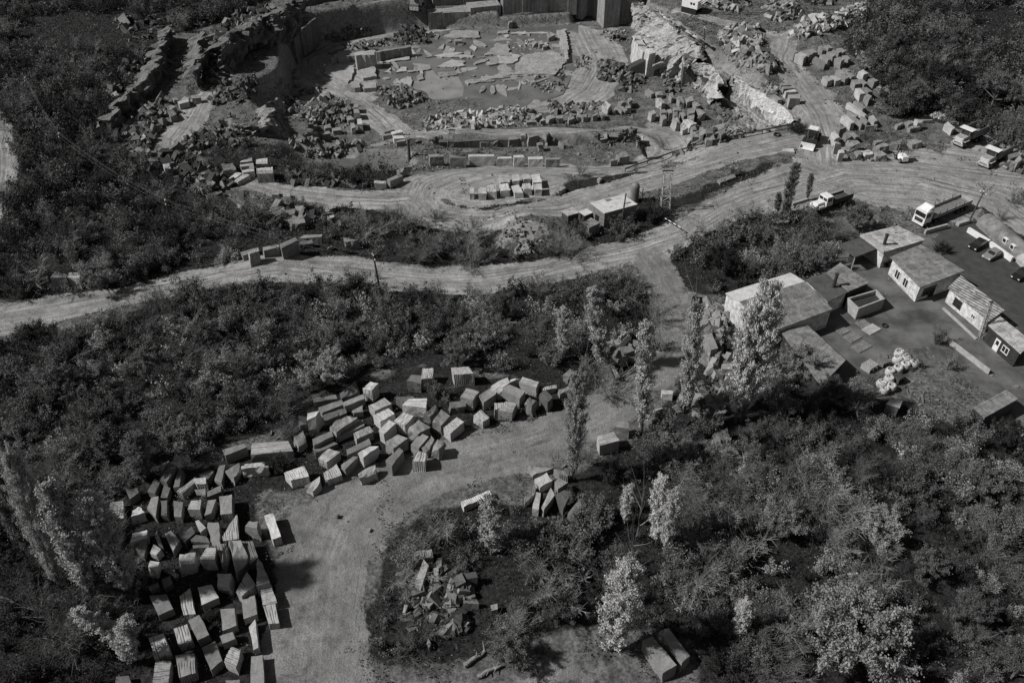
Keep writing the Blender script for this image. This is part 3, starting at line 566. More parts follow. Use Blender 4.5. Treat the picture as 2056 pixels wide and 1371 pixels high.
# ---------------------------------------------------------------- granite blocks traced one by one: crop, top face corners, height, look
# look: first letter tone (p pale, m mid, d dark), second s sawn, g drilled grooves, r rough
BL = '''B 893 388 953 335 1018 352 965 405 2.5 pg|B 708 430 835 335 880 405 725 475 1.5 dr|B 735 498 895 435 912 470 750 530 1.5 ms|B 505 470 680 438 692 470 505 500 1.2 ms|B 545 540 730 480 745 515 575 580 1.2 ms|B 580 600 695 562 700 605 590 650 1 ds|B 695 560 760 545 768 580 700 605 1 ds|B 800 535 890 525 895 570 820 590 1.2 mr|B 445 620 460 585 555 562 520 615 3 ps|B 385 600 450 590 450 660 390 680 1.5 dr|B 635 690 765 585 855 615 680 735 2 mr|B 820 740 945 685 975 730 845 790 1.5 mg|B 680 750 895 640 905 680 700 775 1 ms|B 495 790 640 725 662 765 510 840 1.5 ms|B 500 865 650 785 700 825 520 900 .8 ds|B 345 770 435 712 450 800 390 840 1.5 mr|B 25 822 305 800 345 880 10 912 1.5 mg|B -60 990 160 965 160 1005 -60 1020 2 pr|B 545 935 620 860 715 890 610 970 1.5 pg|B 765 870 945 785 960 830 775 915 1.2 ms|B 855 895 955 810 1020 850 900 935 2.2 pr|B 720 995 820 925 860 925 755 1030 1.5 ms|B 575 1045 690 985 730 1070 615 1110 1.2 mg|B 275 1050 430 998 470 1080 325 1110 1.8 pg|B 435 1155 550 1080 570 1130 500 1190 1.5 pr|B 855 1060 995 985 1015 1040 870 1095 1.5 pr|B 1075 955 1180 857 1215 880 1120 1000 2 ms|B 1285 960 1325 880 1395 880 1385 965 2 pg|B 1068 810 1170 732 1250 785 1135 860 2 mg|B 1020 720 1100 640 1155 665 1060 750 2 ps|B 1270 830 1355 740 1415 770 1335 860 1.8 ms|B 1350 860 1440 765 1460 790 1400 880 1.5 mr|B 1420 870 1475 795 1535 820 1490 880 2 mr|B 1250 705 1330 630 1425 680 1330 755 2 mr|B 1140 650 1210 575 1295 610 1225 680 2 pg|B 975 600 1095 545 1145 590 1030 650 1.8 pg|B 940 525 1065 465 1120 510 985 570 1.5 mg|B 1150 455 1290 450 1300 475 1210 500 1.8 ds|B 1203 520 1250 472 1400 465 1390 540 2 pg|B 1370 590 1460 520 1500 545 1420 610 2 mr|B 1445 650 1510 565 1585 600 1510 680 2 mr|B 1530 695 1635 615 1690 650 1580 740 1.8 pg|B 1765 600 1820 555 1890 620 1840 650 1.5 pg|B 1660 460 1710 385 1810 415 1760 480 2.2 mg|B 1810 445 1895 390 1940 435 1840 490 2 ms|B 1590 225 1725 215 1765 275 1610 285 2.4 mg|B 1560 480 1695 480 1700 530 1580 540 1.5 dr|B 1365 235 1450 235 1440 300 1355 320 2 pg|B 1240 330 1280 280 1360 290 1350 350 2 ds|B 1895 360 2040 305 2040 400 1950 400 2 pr|B 1930 505 2040 500 2040 540 1930 560 1.8 mg|B 1665 1280 1900 1180 1910 1225 1690 1320 1 pg
C 0 360 105 295 165 320 40 380 2 pr|C 165 345 190 298 325 340 300 385 1.8 pg|C 35 400 70 352 215 410 170 470 2 ms|C 210 510 250 450 310 455 260 530 2.2 mr|C 0 560 60 490 150 510 110 580 1.8 mg|C 325 440 370 400 430 460 390 500 2 ds|C 340 385 455 360 460 385 350 405 1 pg|C 510 275 560 245 600 270 560 300 1.5 dr|C 475 395 560 370 560 400 490 430 1.2 mr|C 930 80 1040 50 1070 90 990 120 1.5 mr|C 960 150 1000 120 1020 155 970 190 1.2 mg|C 885 210 905 200 955 300 935 305 1 mg|C 845 205 870 200 915 310 890 320 1 ds|C 1600 -30 1680 -40 1730 75 1675 90 2.5 ms|C 1785 150 1830 160 1870 195 1800 190 1.5 mr|C 1760 200 1850 200 1840 240 1765 235 2 mg|C 1840 275 1925 280 1920 320 1830 315 1.5 mr|C 1285 400 1380 410 1375 440 1290 430 1.2 pg|C 1220 555 1290 525 1300 545 1240 565 2 ps|C 1185 620 1230 575 1260 620 1210 660 1.5 dr|C 925 690 955 650 1025 655 1035 710 2 ms|C 780 765 905 730 955 800 800 840 2 pg|C 235 1010 370 985 430 1020 275 1075 .8 mr|C 290 1100 385 1055 430 1110 330 1165 1.5 pr|C 445 1120 480 1090 550 1130 470 1180 2 ms|C 200 1250 290 1140 290 1220 210 1290 1 dg|C 270 1330 300 1205 335 1210 320 1340 1.5 ps|C 340 1320 415 1170 445 1230 360 1340 1.5 ps|C 450 1230 520 1190 575 1200 510 1340 1.5 ds|C 550 1371 645 1250 710 1300 600 1400 1.2 ms|C 440 1020 530 1030 550 1080 480 1060 1.5 dg|C 1515 515 1600 485 1620 520 1540 540 1.2 ds|C 1635 480 1660 485 1780 560 1690 540 1 mr|C 1715 490 1810 450 1810 500 1740 530 1.5 mr|C 1695 590 1780 585 1780 610 1710 620 1.2 ms|C 1700 740 1800 700 1845 780 1760 800 1.8 dr|C 1805 370 1880 345 1890 370 1820 390 1 mr|C 1830 390 1870 385 1870 460 1835 470 1.5 mr
7 1470 970 1500 940 1565 970 1530 1010 3 mr|7 1520 1070 1640 1040 1660 1080 1560 1090 1.5 dr|7 1680 1110 1750 1110 1750 1160 1680 1150 1.8 mr|7 1590 1180 1630 1165 1660 1210 1600 1225 1.5 mr|7 1665 1180 1710 1160 1720 1190 1690 1210 1.2 mr|7 1640 1265 1685 1265 1685 1310 1640 1310 1.5 ds|7 1595 1335 1680 1315 1705 1371 1605 1390 1.5 ms
A 1750 870 1920 805 1940 850 1770 920 2 ms|A 1975 840 2060 820 2060 890 1980 900 1.5 ms|A 1770 1045 1870 965 1900 1020 1830 1100 1.5 mr|A 1680 1110 1725 995 1770 990 1740 1130 1.5 ms|A 1515 1100 1620 1085 1620 1140 1545 1140 2 pg|A 1390 1200 1540 1080 1530 1130 1430 1215 1.5 mg|A 1560 1070 1660 1015 1680 1040 1630 1110 1.5 ds|A 1355 1170 1400 1020 1440 1030 1410 1160 1.5 ds|A 1255 1110 1330 970 1390 1000 1310 1130 2 dg|A 1240 1010 1290 955 1325 965 1280 1030 2.2 mr|A 1160 1200 1220 1100 1260 1110 1220 1215 1.5 ds|A 990 1180 1080 1170 1090 1210 1020 1260 1.5 ds|A 1260 1250 1290 1150 1340 1170 1310 1250 1.2 ds|A 1630 1200 1740 1150 1740 1200 1630 1240 1.5 ms|A 1530 1180 1610 1180 1610 1230 1540 1230 1.2 mr|A 855 1288 967 1272 972 1410 862 1420 1 ps|A 1040 1340 1090 1315 1145 1371 1040 1400 1.6 pr|A 1155 1330 1190 1250 1245 1240 1225 1400 1.5 ms|A 1265 1275 1315 1268 1312 1390 1268 1385 1.5 ds|A 1365 1275 1440 1270 1425 1400 1370 1400 1.5 ms|A 1475 1340 1505 1270 1580 1265 1570 1345 2 ps|A 1610 1390 1635 1270 1700 1262 1660 1371 1.5 ms|A 1720 1240 1825 1222 1825 1371 1735 1385 2 mg|A 1925 985 2080 970 2080 1008 1930 1020 1.5 pg
E 1030 190 1155 170 1150 230 1020 270 1.5 pg|E 1060 310 1110 250 1155 260 1130 380 1.2 ds|E 1170 345 1205 280 1265 320 1225 365 1.5 ps|E 1205 210 1230 180 1275 300 1245 290 1.5 ms|E 1290 200 1340 175 1410 245 1355 335 1.5 mg|E 1410 230 1500 140 1530 190 1450 260 1.5 ds|E 1470 200 1620 220 1650 270 1500 260 1.2 ds|E 1530 100 1560 90 1615 150 1570 190 1.5 ps|E 1625 115 1715 118 1728 270 1645 290 1.5 mr|E 1740 225 1855 40 1870 240 1745 255 1.5 mg|E 1905 125 1950 80 2030 110 2020 165 2.5 mr|E 1510 290 1640 285 1640 305 1515 315 1.2 ds|E 1410 360 1530 343 1530 400 1405 440 2.5 pr|E 1565 400 1620 305 1695 308 1680 400 2.5 mg|E 1695 285 1770 268 1798 300 1745 460 1.8 mr|E 1790 255 1895 255 1970 410 1860 497 2 mr|E 1895 260 1980 258 2025 380 1960 440 1.5 dg|E 1155 470 1180 425 1245 420 1225 490 2 pr|E 1285 490 1330 458 1370 490 1340 520 .6 ms|E 1340 520 1370 500 1402 520 1375 550 .6 ms|E 1265 560 1330 530 1352 595 1290 630 1 ds|E 1165 610 1235 580 1250 610 1180 645 1 dg|E 1685 580 1705 518 1815 512 1800 600 2.5 pr|E 1850 660 1930 500 2005 600 1890 690 2 mg|E 1550 620 1660 600 1715 700 1585 755 1.5 ps|E 1408 690 1490 628 1530 830 1440 840 1 mg|E 1172 685 1305 675 1358 785 1240 838 1.5 ms|E 1885 700 2000 685 2015 830 1910 865 1.5 ms|E 1728 790 1838 783 1852 920 1745 960 1.5 ms|E 1476 880 1560 830 1640 990 1550 1035 1.5 ms|E 1362 945 1465 905 1505 1040 1400 1075 1.5 mg|E 1170 1015 1280 982 1330 1130 1210 1170 1.5 pg|E 1720 1000 1825 965 1845 1020 1745 1060 1.5 ms|E 1580 1090 1690 1040 1740 1190 1650 1275 1.5 ms|E 1950 930 2000 870 2027 1090 1990 1110 1.5 ps|E 1755 1200 1810 1085 1890 1110 1850 1250 1.8 pg|E 1375 1150 1520 1120 1530 1290 1405 1330 1.8 mg|E 1210 1180 1340 1195 1320 1371 1190 1400 1.5 mg|E 1970 1160 2060 1150 2070 1400 1965 1400 1.2 ms|E 1770 1345 1880 1343 1880 1420 1770 1420 1.2 ms|E 910 1320 1010 1310 1040 1400 900 1400 1 ds
F 115 55 190 38 250 220 180 250 1.5 pg|F 62 385 105 430 162 580 58 608 2 mg|F 85 625 175 595 220 740 108 760 1.2 mg|F 112 768 205 748 235 895 155 910 1.2 mg|F 1253 340 1430 322 1445 385 1270 410 1 mg|F 1295 600 1370 400 1410 450 1345 635 2 ps|F 1445 470 1490 465 1485 570 1450 570 1.5 mg|F 1545 635 1635 635 1620 725 1560 690 1.2 ms|F 1650 680 1740 600 1725 710 1640 710 1 mr|F 1680 720 1800 720 1800 750 1680 740 1 ds|F 1200 815 1220 755 1245 760 1225 815 .8 ms|F 1180 840 1310 850 1310 885 1190 880 .8 dr|F 1595 960 1610 890 1640 920 1620 960 1 mr|F 1670 880 1700 865 1720 890 1700 915 .9 pr|F 1385 1055 1400 1020 1420 1060 1405 1090 .6 pr|F 1895 760 1950 745 1950 790 1900 800 1 ms
G 245 100 300 70 315 150 250 160 1.2 ds|G 300 230 360 130 380 150 330 260 1 ds|G 1135 1035 1210 1003 1402 1228 1300 1290 2 ms|G 1265 965 1335 935 1520 1150 1440 1210 1.8 ms
5 395 855 430 802 530 805 520 850 2.5 ms|5 525 850 545 812 640 815 620 860 2.2 mg|5 80 880 110 830 190 840 210 870 2 dr|5 218 800 290 785 290 800 222 820 3.2 ms|5 225 850 290 830 370 832 375 860 2 dg|5 710 200 750 165 775 200 740 210 1.5 dr|5 1520 70 1570 50 1615 75 1560 90 1.6 mr|5 1615 100 1660 85 1695 110 1650 130 1.6 mr|5 1550 130 1600 120 1605 150 1580 160 1.6 pr|5 1800 70 1860 22 1905 25 1840 80 1 pg|5 1840 90 1930 30 1965 45 1870 100 1 pg|5 1620 200 1740 165 1750 185 1640 210 1 mr|5 1890 650 2030 615 2030 640 1910 680 1 ms
6 740 535 800 522 860 560 760 575 1.8 mr|6 240 590 365 538 385 560 255 620 2.6 ms|6 380 535 430 518 575 512 570 530 1.6 ms|6 395 560 495 555 495 580 400 590 1 dr|6 -10 650 70 615 80 640 0 665 2.6 mg|6 105 615 230 590 240 610 115 640 1.6 ms|6 610 600 650 590 660 605 620 625 .8 pr|6 585 290 640 270 680 295 630 320 1 mr|6 1170 400 1240 400 1240 420 1175 425 1 mr|6 985 95 1080 85 1080 105 990 115 1.5 pr|6 1085 80 1185 35 1215 40 1110 90 1.8 ms|6 1160 5 1215 -10 1220 10 1180 25 1.5 pr|6 175 165 230 170 235 200 175 200 .8 pg|6 265 180 325 185 325 215 265 210 .8 pg|6 60 5 185 5 190 30 60 35 2.2 mg|6 0 230 100 250 135 270 80 320 1.2 mr|6 100 340 270 300 360 350 200 360 1.2 mr|6 280 380 420 350 440 420 330 430 1.6 mr|6 1735 150 1770 148 1770 190 1735 192 1.4 pg|6 1805 145 1865 143 1865 190 1805 190 1.6 pg|6 1870 130 1945 115 1945 180 1875 175 1.6 pg
7 5 45 80 35 95 100 20 105 1.5 pg|7 110 45 165 40 168 90 112 92 1.4 pg|7 188 40 240 35 255 75 200 80 1.5 pg|7 262 45 325 40 345 100 275 105 1.5 pg|7 10 120 75 110 95 165 20 170 1.5 pg|7 100 125 160 120 200 185 130 185 1.3 ps|7 190 115 255 110 262 155 205 155 1.5 pg|7 280 120 345 108 345 160 290 160 1.5 pg|7 470 145 520 130 530 150 480 175 .8 pr|7 780 75 800 60 815 75 795 90 .8 pr|7 1725 80 1860 35 1880 55 1750 105 .6 ms|7 1915 1275 2000 1250 1990 1260 1920 1300 .3 ms
4 325 380 350 370 380 385 350 400 2 ms|4 355 405 395 388 445 410 420 440 2 mg|4 400 380 450 370 490 400 460 415 1.8 ms|4 450 370 490 362 525 390 490 395 1.8 ms|4 530 350 560 340 590 370 560 378 1.8 ms|4 570 340 610 335 640 358 605 362 1.8 ms|4 485 430 510 420 590 470 575 485 1.4 ms|4 540 410 580 405 625 440 600 450 1.8 ms|4 590 390 620 382 660 410 640 420 1.8 ms|4 630 370 660 362 700 385 680 395 1.8 ms|4 665 360 700 358 735 380 710 388 1.8 ms|4 650 435 690 422 725 440 700 455 2 ms|4 705 415 740 410 770 435 750 445 1.6 ms|4 560 570 590 562 640 590 600 605 1.6 ps|4 615 565 650 560 700 590 660 600 1.6 ps|4 658 520 690 513 735 548 705 555 1.6 ps|4 690 560 725 552 760 575 730 590 1.6 ms|4 708 508 740 500 770 528 745 535 1.6 ps|4 740 540 770 540 800 565 775 572 1.6 ms|4 825 525 860 518 900 545 865 555 1.8 ps|4 900 590 940 580 980 600 945 610 1.8 ps|4 775 595 815 592 850 620 805 630 1.8 ms|4 825 590 860 588 895 620 870 628 1.8 ms|4 800 660 840 655 875 695 840 700 1.8 ps|4 850 650 890 648 935 680 900 685 1.8 ms|4 870 710 900 700 925 715 905 745 1.6 ms|4 245 620 320 617 330 633 255 637 1.5 ps|4 258 645 335 640 345 656 270 662 1.5 ps|4 275 669 355 664 368 682 290 688 1.5 ps|4 305 705 395 700 402 725 318 732 1.8 ps|4 170 710 205 700 262 740 230 745 1 ps|4 740 765 765 758 895 850 870 865 1.5 ps|4 790 755 820 750 890 795 860 810 1.5 ms|4 745 820 770 815 830 860 810 865 1.5 ms|4 700 860 730 850 800 910 770 920 1.6 ps|4 770 868 800 863 865 912 850 922 1.5 ms|4 840 865 870 860 910 905 890 912 1.4 ms|4 905 865 935 855 970 895 945 905 1.6 ps|4 880 925 960 920 970 935 885 940 1.5 pr|4 640 935 665 920 740 955 690 965 2 mr|4 625 985 650 970 690 1020 655 1030 2 ps|4 645 1040 690 1032 705 1060 650 1070 2.4 pr|4 715 990 750 980 780 1005 745 1020 2 mr|4 765 985 790 980 825 1015 805 1020 1.4 ps|4 680 1115 715 1110 725 1135 685 1140 2 ps|4 740 1045 820 1035 840 1070 770 1070 2 mr|4 930 1070 1010 1065 1060 1085 990 1095 1.8 mr|4 940 1040 980 1032 1010 1048 960 1053 1.2 pr|4 1060 1060 1150 1035 1200 1050 1120 1075 1.5 mr|4 1190 1040 1260 1030 1300 1050 1230 1065 1.5 mr|4 800 1130 840 1120 855 1145 825 1150 1.4 mr|4 845 1125 910 1115 935 1145 880 1150 1.2 pr|4 945 1130 1000 1118 1045 1150 960 1155 1.5 mr|4 1100 925 1150 908 1160 915 1120 940 1 ms|4 1170 905 1220 895 1250 910 1200 925 1.2 mr|4 1250 890 1290 885 1315 905 1270 912 2 pr|4 1290 888 1370 886 1380 893 1310 898 .8 ms|4 1190 940 1270 930 1280 945 1210 960 1 mr|4 1465 920 1490 905 1545 950 1520 965 1.5 ps|4 262 1100 345 1103 355 1130 258 1125 .5 ps|4 1900 1140 1935 1130 1960 1150 1925 1160 1.5 mr|4 1985 1170 2020 1160 2045 1185 2010 1200 2.5 mr|4 1960 1190 1985 1185 2000 1210 1975 1220 1.5 pr
3 815 830 845 800 890 820 860 850 2 pr|3 1010 780 1045 757 1060 790 1030 805 2 mr|3 945 800 985 780 1010 800 970 815 1.6 mr|3 920 845 945 835 985 875 970 880 1 ps|3 955 840 980 835 1018 870 1000 875 1 ps|3 1000 835 1040 820 1050 850 1020 850 1.5 pr|3 895 855 920 847 930 870 905 870 1.2 pr|3 625 870 655 860 668 880 640 895 1.5 mr|3 655 905 700 893 712 915 670 920 1.5 mr|3 740 895 780 885 785 910 750 912 1.5 mr|3 790 885 830 878 838 905 810 905 1.5 mr|3 550 925 600 912 605 930 560 945 1.5 pr|3 570 890 610 882 615 905 580 908 1.5 mr|3 618 915 650 905 660 920 625 925 1.2 mr|3 245 940 330 893 345 900 290 940 1.2 pr|3 325 940 355 925 370 945 335 955 1.5 mr|3 375 920 440 905 450 930 400 940 1.5 mr|3 450 915 510 905 515 930 460 935 1.5 mr|3 220 945 300 945 305 960 225 965 1.2 ds
3 1155 715 1185 698 1230 730 1205 745 1.2 ps|3 1235 725 1290 720 1305 745 1250 750 1.2 mr|3 1240 780 1280 768 1320 795 1290 815 2 pr|3 1345 745 1375 740 1390 765 1365 775 1.5 ps|3 1410 760 1450 755 1470 800 1430 800 2 mr|3 1185 880 1225 865 1245 890 1210 905 2 ps|3 1275 865 1310 857 1325 885 1285 890 2 ms|3 1330 858 1360 858 1375 888 1345 893 1.8 ms|3 1375 850 1430 845 1440 870 1385 870 2 ms|3 1275 910 1310 900 1330 930 1295 945 1.8 ps|3 1370 935 1410 925 1440 960 1405 970 2.2 pr|3 1375 885 1410 880 1418 912 1388 912 2 ms|3 1425 880 1450 870 1480 910 1460 915 1.6 ps|3 1450 925 1500 935 1560 965 1510 985 1.8 pr|3 1490 855 1540 850 1545 885 1500 890 2.2 ms|3 1550 852 1590 855 1635 890 1580 900 2 mr|3 1490 905 1545 895 1540 935 1510 925 2 mr|3 1440 975 1475 975 1495 1015 1450 1030 2 pr|3 1515 1000 1550 990 1570 1015 1530 1025 1.8 ms|3 1585 1005 1615 1003 1615 1060 1590 1060 1.8 ms|3 1640 1010 1690 1005 1690 1050 1645 1050 1.8 ds|3 1515 1050 1555 1043 1570 1075 1530 1080 1.5 ms|3 1450 1110 1495 1083 1520 1100 1490 1135 1.8 pr|3 1740 1030 1780 1015 1790 1040 1755 1065 1.8 ms|3 1630 1085 1685 1080 1690 1105 1640 1105 1.6 ms|3 1470 765 1520 760 1540 795 1490 810 1.5 mr|3 1520 800 1560 805 1600 830 1560 840 1.2 mr
3 270 325 300 320 310 340 280 350 1.6 pr|3 315 320 345 318 355 345 325 350 1.8 mr|3 345 345 380 345 390 365 355 370 1.5 ps|3 385 260 420 255 450 275 395 290 2 pr|3 80 160 110 155 115 175 85 180 1.5 pr|3 -10 1235 105 1232 108 1245 -10 1250 2 pg|3 120 1222 195 1218 210 1238 125 1240 2.4 ps|3 235 1235 350 1232 355 1248 240 1252 2 pg|3 370 1240 480 1238 485 1255 375 1258 2 ms|3 75 1075 130 1065 165 1090 90 1100 2 mr|3 175 1050 220 1048 225 1075 180 1075 1.8 mr|3 225 1045 290 1035 325 1065 240 1080 2 mr|3 340 1050 370 1025 400 1045 380 1075 2.2 mr|3 305 1125 345 1115 360 1135 320 1140 1.8 mr|3 470 1120 540 1095 590 1140 510 1145 1 mr|3 930 1220 1000 1195 1040 1225 960 1245 2 mr|3 880 1250 930 1235 940 1255 890 1265 1.6 mr|3 1095 1060 1150 1065 1140 1110 1100 1115 1.5 pr
2 1410 1215 1530 1215 1530 1230 1420 1235 2.4 ms|2 1575 1215 1710 1225 1705 1245 1580 1240 2.4 ms|2 1725 1215 1925 1213 1930 1230 1730 1232 2.4 ps|2 1890 1085 1940 1085 1960 1105 1895 1110 2 mr|2 1810 1100 1880 1095 1885 1120 1820 1125 1.6 mg|2 1050 1030 1130 1005 1145 1018 1065 1042 1.2 ms|2 1115 1040 1195 1020 1210 1038 1130 1060 1.2 pg|2 1045 1060 1110 1048 1125 1062 1055 1072 1.2 ms|2 1130 1070 1210 1065 1218 1088 1140 1092 1.4 pg|2 1150 1105 1225 1093 1228 1110 1158 1120 1.2 ps|2 1235 1070 1305 1065 1310 1085 1240 1085 1.6 ms|2 820 825 855 815 862 845 825 848 1.6 ps|2 822 860 860 855 870 890 825 890 1.8 ps|2 850 940 885 935 890 980 852 980 1.8 ps|2 795 970 825 968 840 1000 805 1003 2 ms|2 750 920 800 910 830 940 780 950 1 ps|2 650 1010 720 1003 730 1025 660 1030 1.2 ps|2 560 1045 630 1030 640 1050 570 1060 1.8 ms|2 455 1040 535 1035 540 1055 460 1055 1.8 ps|2 590 990 640 975 655 1000 600 1010 1 mr|2 240 620 275 612 285 635 245 640 1.6 ms|2 205 665 270 655 275 680 215 685 1.4 mr|2 280 665 330 653 340 675 290 680 1.4 pr|2 235 700 285 690 290 710 240 720 1 mr|2 360 630 395 625 398 650 365 655 1.4 mr|2 55 1255 145 1245 147 1280 55 1290 1.8 pg|2 60 1325 185 1312 190 1371 65 1371 1.8 pg|2 0 1290 35 1290 40 1325 0 1325 1.5 ms|2 1615 310 1675 308 1675 325 1620 328 1.6 ms|2 1465 385 1520 350 1540 345 1530 385 1.2 pr
1 1745 1290 1830 1260 1860 1330 1760 1350 1.8 mr|1 1880 1262 1980 1242 1985 1265 1890 1280 1.2 pg|1 1885 1298 1990 1283 1995 1300 1895 1312 1.2 pg|1 1900 1340 1995 1320 2000 1345 1910 1360 1.4 ps|1 1395 800 1480 780 1485 800 1410 820 1.4 ps|1 1420 775 1450 760 1490 770 1470 790 1.4 ms|1 1500 755 1575 750 1580 770 1510 775 1.6 ms|1 1345 775 1385 755 1405 780 1370 785 1.2 mr|1 1310 840 1345 820 1380 840 1330 860 1.6 mr|1 1320 870 1360 850 1390 890 1340 915 1.6 mr|1 1165 815 1225 805 1235 820 1175 828 .8 pr|1 1100 1060 1130 1040 1150 1080 1110 1100 1.4 pr|1 1135 1175 1170 1155 1185 1180 1150 1200 1.4 pr|1 1165 1270 1200 1245 1230 1270 1190 1290 1.6 pr|1 1285 1300 1330 1285 1345 1320 1300 1330 1.6 pr|1 870 745 910 720 935 745 890 765 1.8 pr|1 1070 860 1105 855 1120 880 1085 890 1.2 mr|1 1560 440 1610 420 1600 440 1570 450 1.2 pr|1 1480 1 1500 -5 1510 10 1490 12 1 mr'''
BLOCKS = []
def block(top, h, look, seed, drop=.6):
    """top: 4 world points (already on their plane). Returns mesh arrays of a hewn block with chipped faces or drill grooves"""
    r = random.Random(seed); T = [Vector(p) for p in top]
    c = sum(T, Vector())/4; zt = c.z
    a = sum(T[i].x*T[(i+1) % 4].y-T[(i+1) % 4].x*T[i].y for i in range(4))
    if a < 0: T = T[::-1]
    gz = zt-h; rough = look[1] == 'r'; tl = .12*h if rough else .03*h
    sh = Vector((r.uniform(-.1, .1), r.uniform(-.1, .1), 0))*h*(1.6 if rough else .5)
    B = []
    for p in T:
        q = c+(p-c)*(1+(r.uniform(-.10, .14) if rough else r.uniform(-.03, .05)))+sh; q.z = gz-drop; B.append(q)
    T = [Vector((p.x, p.y, p.z+r.uniform(-tl, tl))) for p in T]
    if r.random() < (.7 if rough else .25):
        i_ = r.randrange(4); T[i_] = T[i_].lerp(c, r.uniform(.08, .25 if rough else .12)); T[i_].z -= h*r.uniform(.12, .4 if rough else .2)
    V_, F_, G_ = [], [], []
    def patch(c00, c10, c11, c01, nu, nv, groove):
        gv = [(r.choice((-1, -1, .3, .5)), r.choice((2, 2, .7, .5)), r.choice((0, .6, 1, 1))) for _ in range(nu+1)]
        n0 = len(V_); nrm = (c10-c00).cross(c01-c00).normalized()
        for j in range(nv+1):
            for i in range(nu+1):
                u, v = i/nu, j/nv
                p = c00*(1-u)*(1-v)+c10*u*(1-v)+c11*u*v+c01*(1-u)*v; gr = 0.
                k = mnoise.noise(p*.9+Vector((seed, 0, 0))); k2 = mnoise.noise(p*2.6+Vector((0, seed, 0)))
                amp = (.30 if rough else .09)
                p = p+Vector((k, mnoise.noise(p*.9+Vector((0, 0, seed+9))), k2*.6))*amp
                if groove and 0 < i < nu and (i % 3 == 2) and gv[i][0] <= v <= gv[i][1]: p = p-nrm*.05; gr = gv[i][2]
                V_.append(p); G_.append(gr if groove else 0.)
        for j in range(nv):
            for i in range(nu):
                q = n0+j*(nu+1)+i; F_.append((q, q+1, q+nu+2, q+nu+1))
    def gn(a, b): return max(3, int((b-a).length/.085))//3*3
    def ns(a, b): return max(1, min(7, int((b-a).length/.55)))
    g = look[1] == 'g'; rev = r.random() < .45 and g
    if rev: T = T[1:]+T[:1]; B = B[1:]+B[:1]
    gt = g and r.random() < .8; gs = g
    nu = min(gn(T[0], T[1]), 48) if g else ns(T[0], T[1]); nv = max(ns(T[1], T[2]), 4 if g else 1)
    patch(T[0], T[1], T[2], T[3], nu, nv, gt)
    for k in range(4):
        a, b = B[k], B[(k+1) % 4]; d, e = T[(k+1) % 4], T[k]; gg = gs and k in (0, 2)
        patch(a, b, d, e, (min(gn(a, b), 48) if gg else (nu if (k in (0, 2)) else nv)), max(1, min(5, int(h/.6))), gg)
    return V_, F_, G_
bi = 0
for chunk in BL.replace('\n', '|').split('|'):
    t = chunk.split()
    if not t: continue
    q = [float(v) for v in t[1:10]]; look = t[10]; px = cv(t[0], q[:8]); h = q[8]*(.85 if t[0] in 'AE' else 1); bi += 1
    cxp = sum(p[0] for p in px)/4; cyp = sum(p[1] for p in px)/4
    w3 = at(cxp, cyp, h); z = w3[2]+h; top = [P(a, b, z) for a, b in px]
    Vb, Fb, Gb = block(top, h, look, bi)
    c = Vector((w3[0], w3[1], w3[2])); Vb = [v-c for v in Vb]
    big = t[0] in 'ABCEFG'
    mt = MAT[('s_' if look[1] == 'g' else 'g_')+{'p': 'lt', 'm': 'mid', 'd': 'dk'}[look[0]]]
    o = mesh_np('granite_block', [tuple(v) for v in Vb], Fb, mt, attrs={'groove': Gb} if look[1] == 'g' else None)
    o.location = c; BLOCKS.append((o, cxp, cyp, look, top, h, c))
# block zones give every block its own wording
BZ = [('lower left yard', lambda x, y: x < 570 and y > 925), ('heap beside foreground track', lambda x, y: 440 < x < 1170 and 720 < y <= 1010),
      ('lower right bank', lambda x, y: y > 810 and x >= 780 or (y > 1005 and x >= 570)), ('verge beside white shed', lambda x, y: y > 560 and x > 1170),
      ('array inside road loop', lambda x, y: 920 < x < 1160 and 340 < y < 420), ('stock yard above trucks', lambda x, y: x > 1555 and y < 345),
      ('below the sunlit cliff', lambda x, y: 1040 < x <= 1555 and y <= 345), ('along the flooded trench', lambda x, y: 850 < x <= 1040 and 240 < y <= 345),
      ('around the quarry pit', lambda x, y: 560 < x <= 1100 and y <= 345), ('upper left terraces', lambda x, y: x <= 560 and y < 330),
      ('along the middle road', lambda x, y: True)]
def ordw(n):
    b_ = ['zeroth','first','second','third','fourth','fifth','sixth','seventh','eighth','ninth','tenth','eleventh','twelfth','thirteenth','fourteenth','fifteenth','sixteenth','seventeenth','eighteenth','nineteenth']
    if n < 20: return b_[n]
    te = {2: 'twent', 3: 'thirt', 4: 'fort', 5: 'fift', 6: 'sixt'}[n//10]
    return te+'ieth' if n % 10 == 0 else te+'y-'+b_[n % 10]
def rows(items, rh, colmax=9):
    """items (key,x,y) -> {key:(row,col,nrows)} reading order rows of similar size"""
    it = sorted(items, key=lambda a: a[2]); out = {}; n = len(it); nr = max(1, round(n/colmax)); per = math.ceil(n/nr)
    rr = [it[i:i+per] for i in range(0, n, per)]
    for ri, r_ in enumerate(rr):
        for ci, a in enumerate(sorted(r_, key=lambda a: a[1])): out[a[0]] = (ri+1, ci+1, len(rr))
    return out
TONE = {'p': 'pale', 'm': 'grey', 'd': 'dark'}; KND = {'s': 'smooth', 'g': 'drilled', 'r': 'rough'}
byz = {}
def parea(top):
    q = [proj(*p) for p in top]; return abs(sum(q[i][0]*q[(i+1) % 4][1]-q[(i+1) % 4][0]*q[i][1] for i in range(4)))/2
BLOCKS.sort(key=lambda b: -(parea(b[4])+b[5]*1700/math.hypot(b[6].y, 85)*6))
small = BLOCKS[296:]; BLOCKS = BLOCKS[:296]; SV, SF = [], []
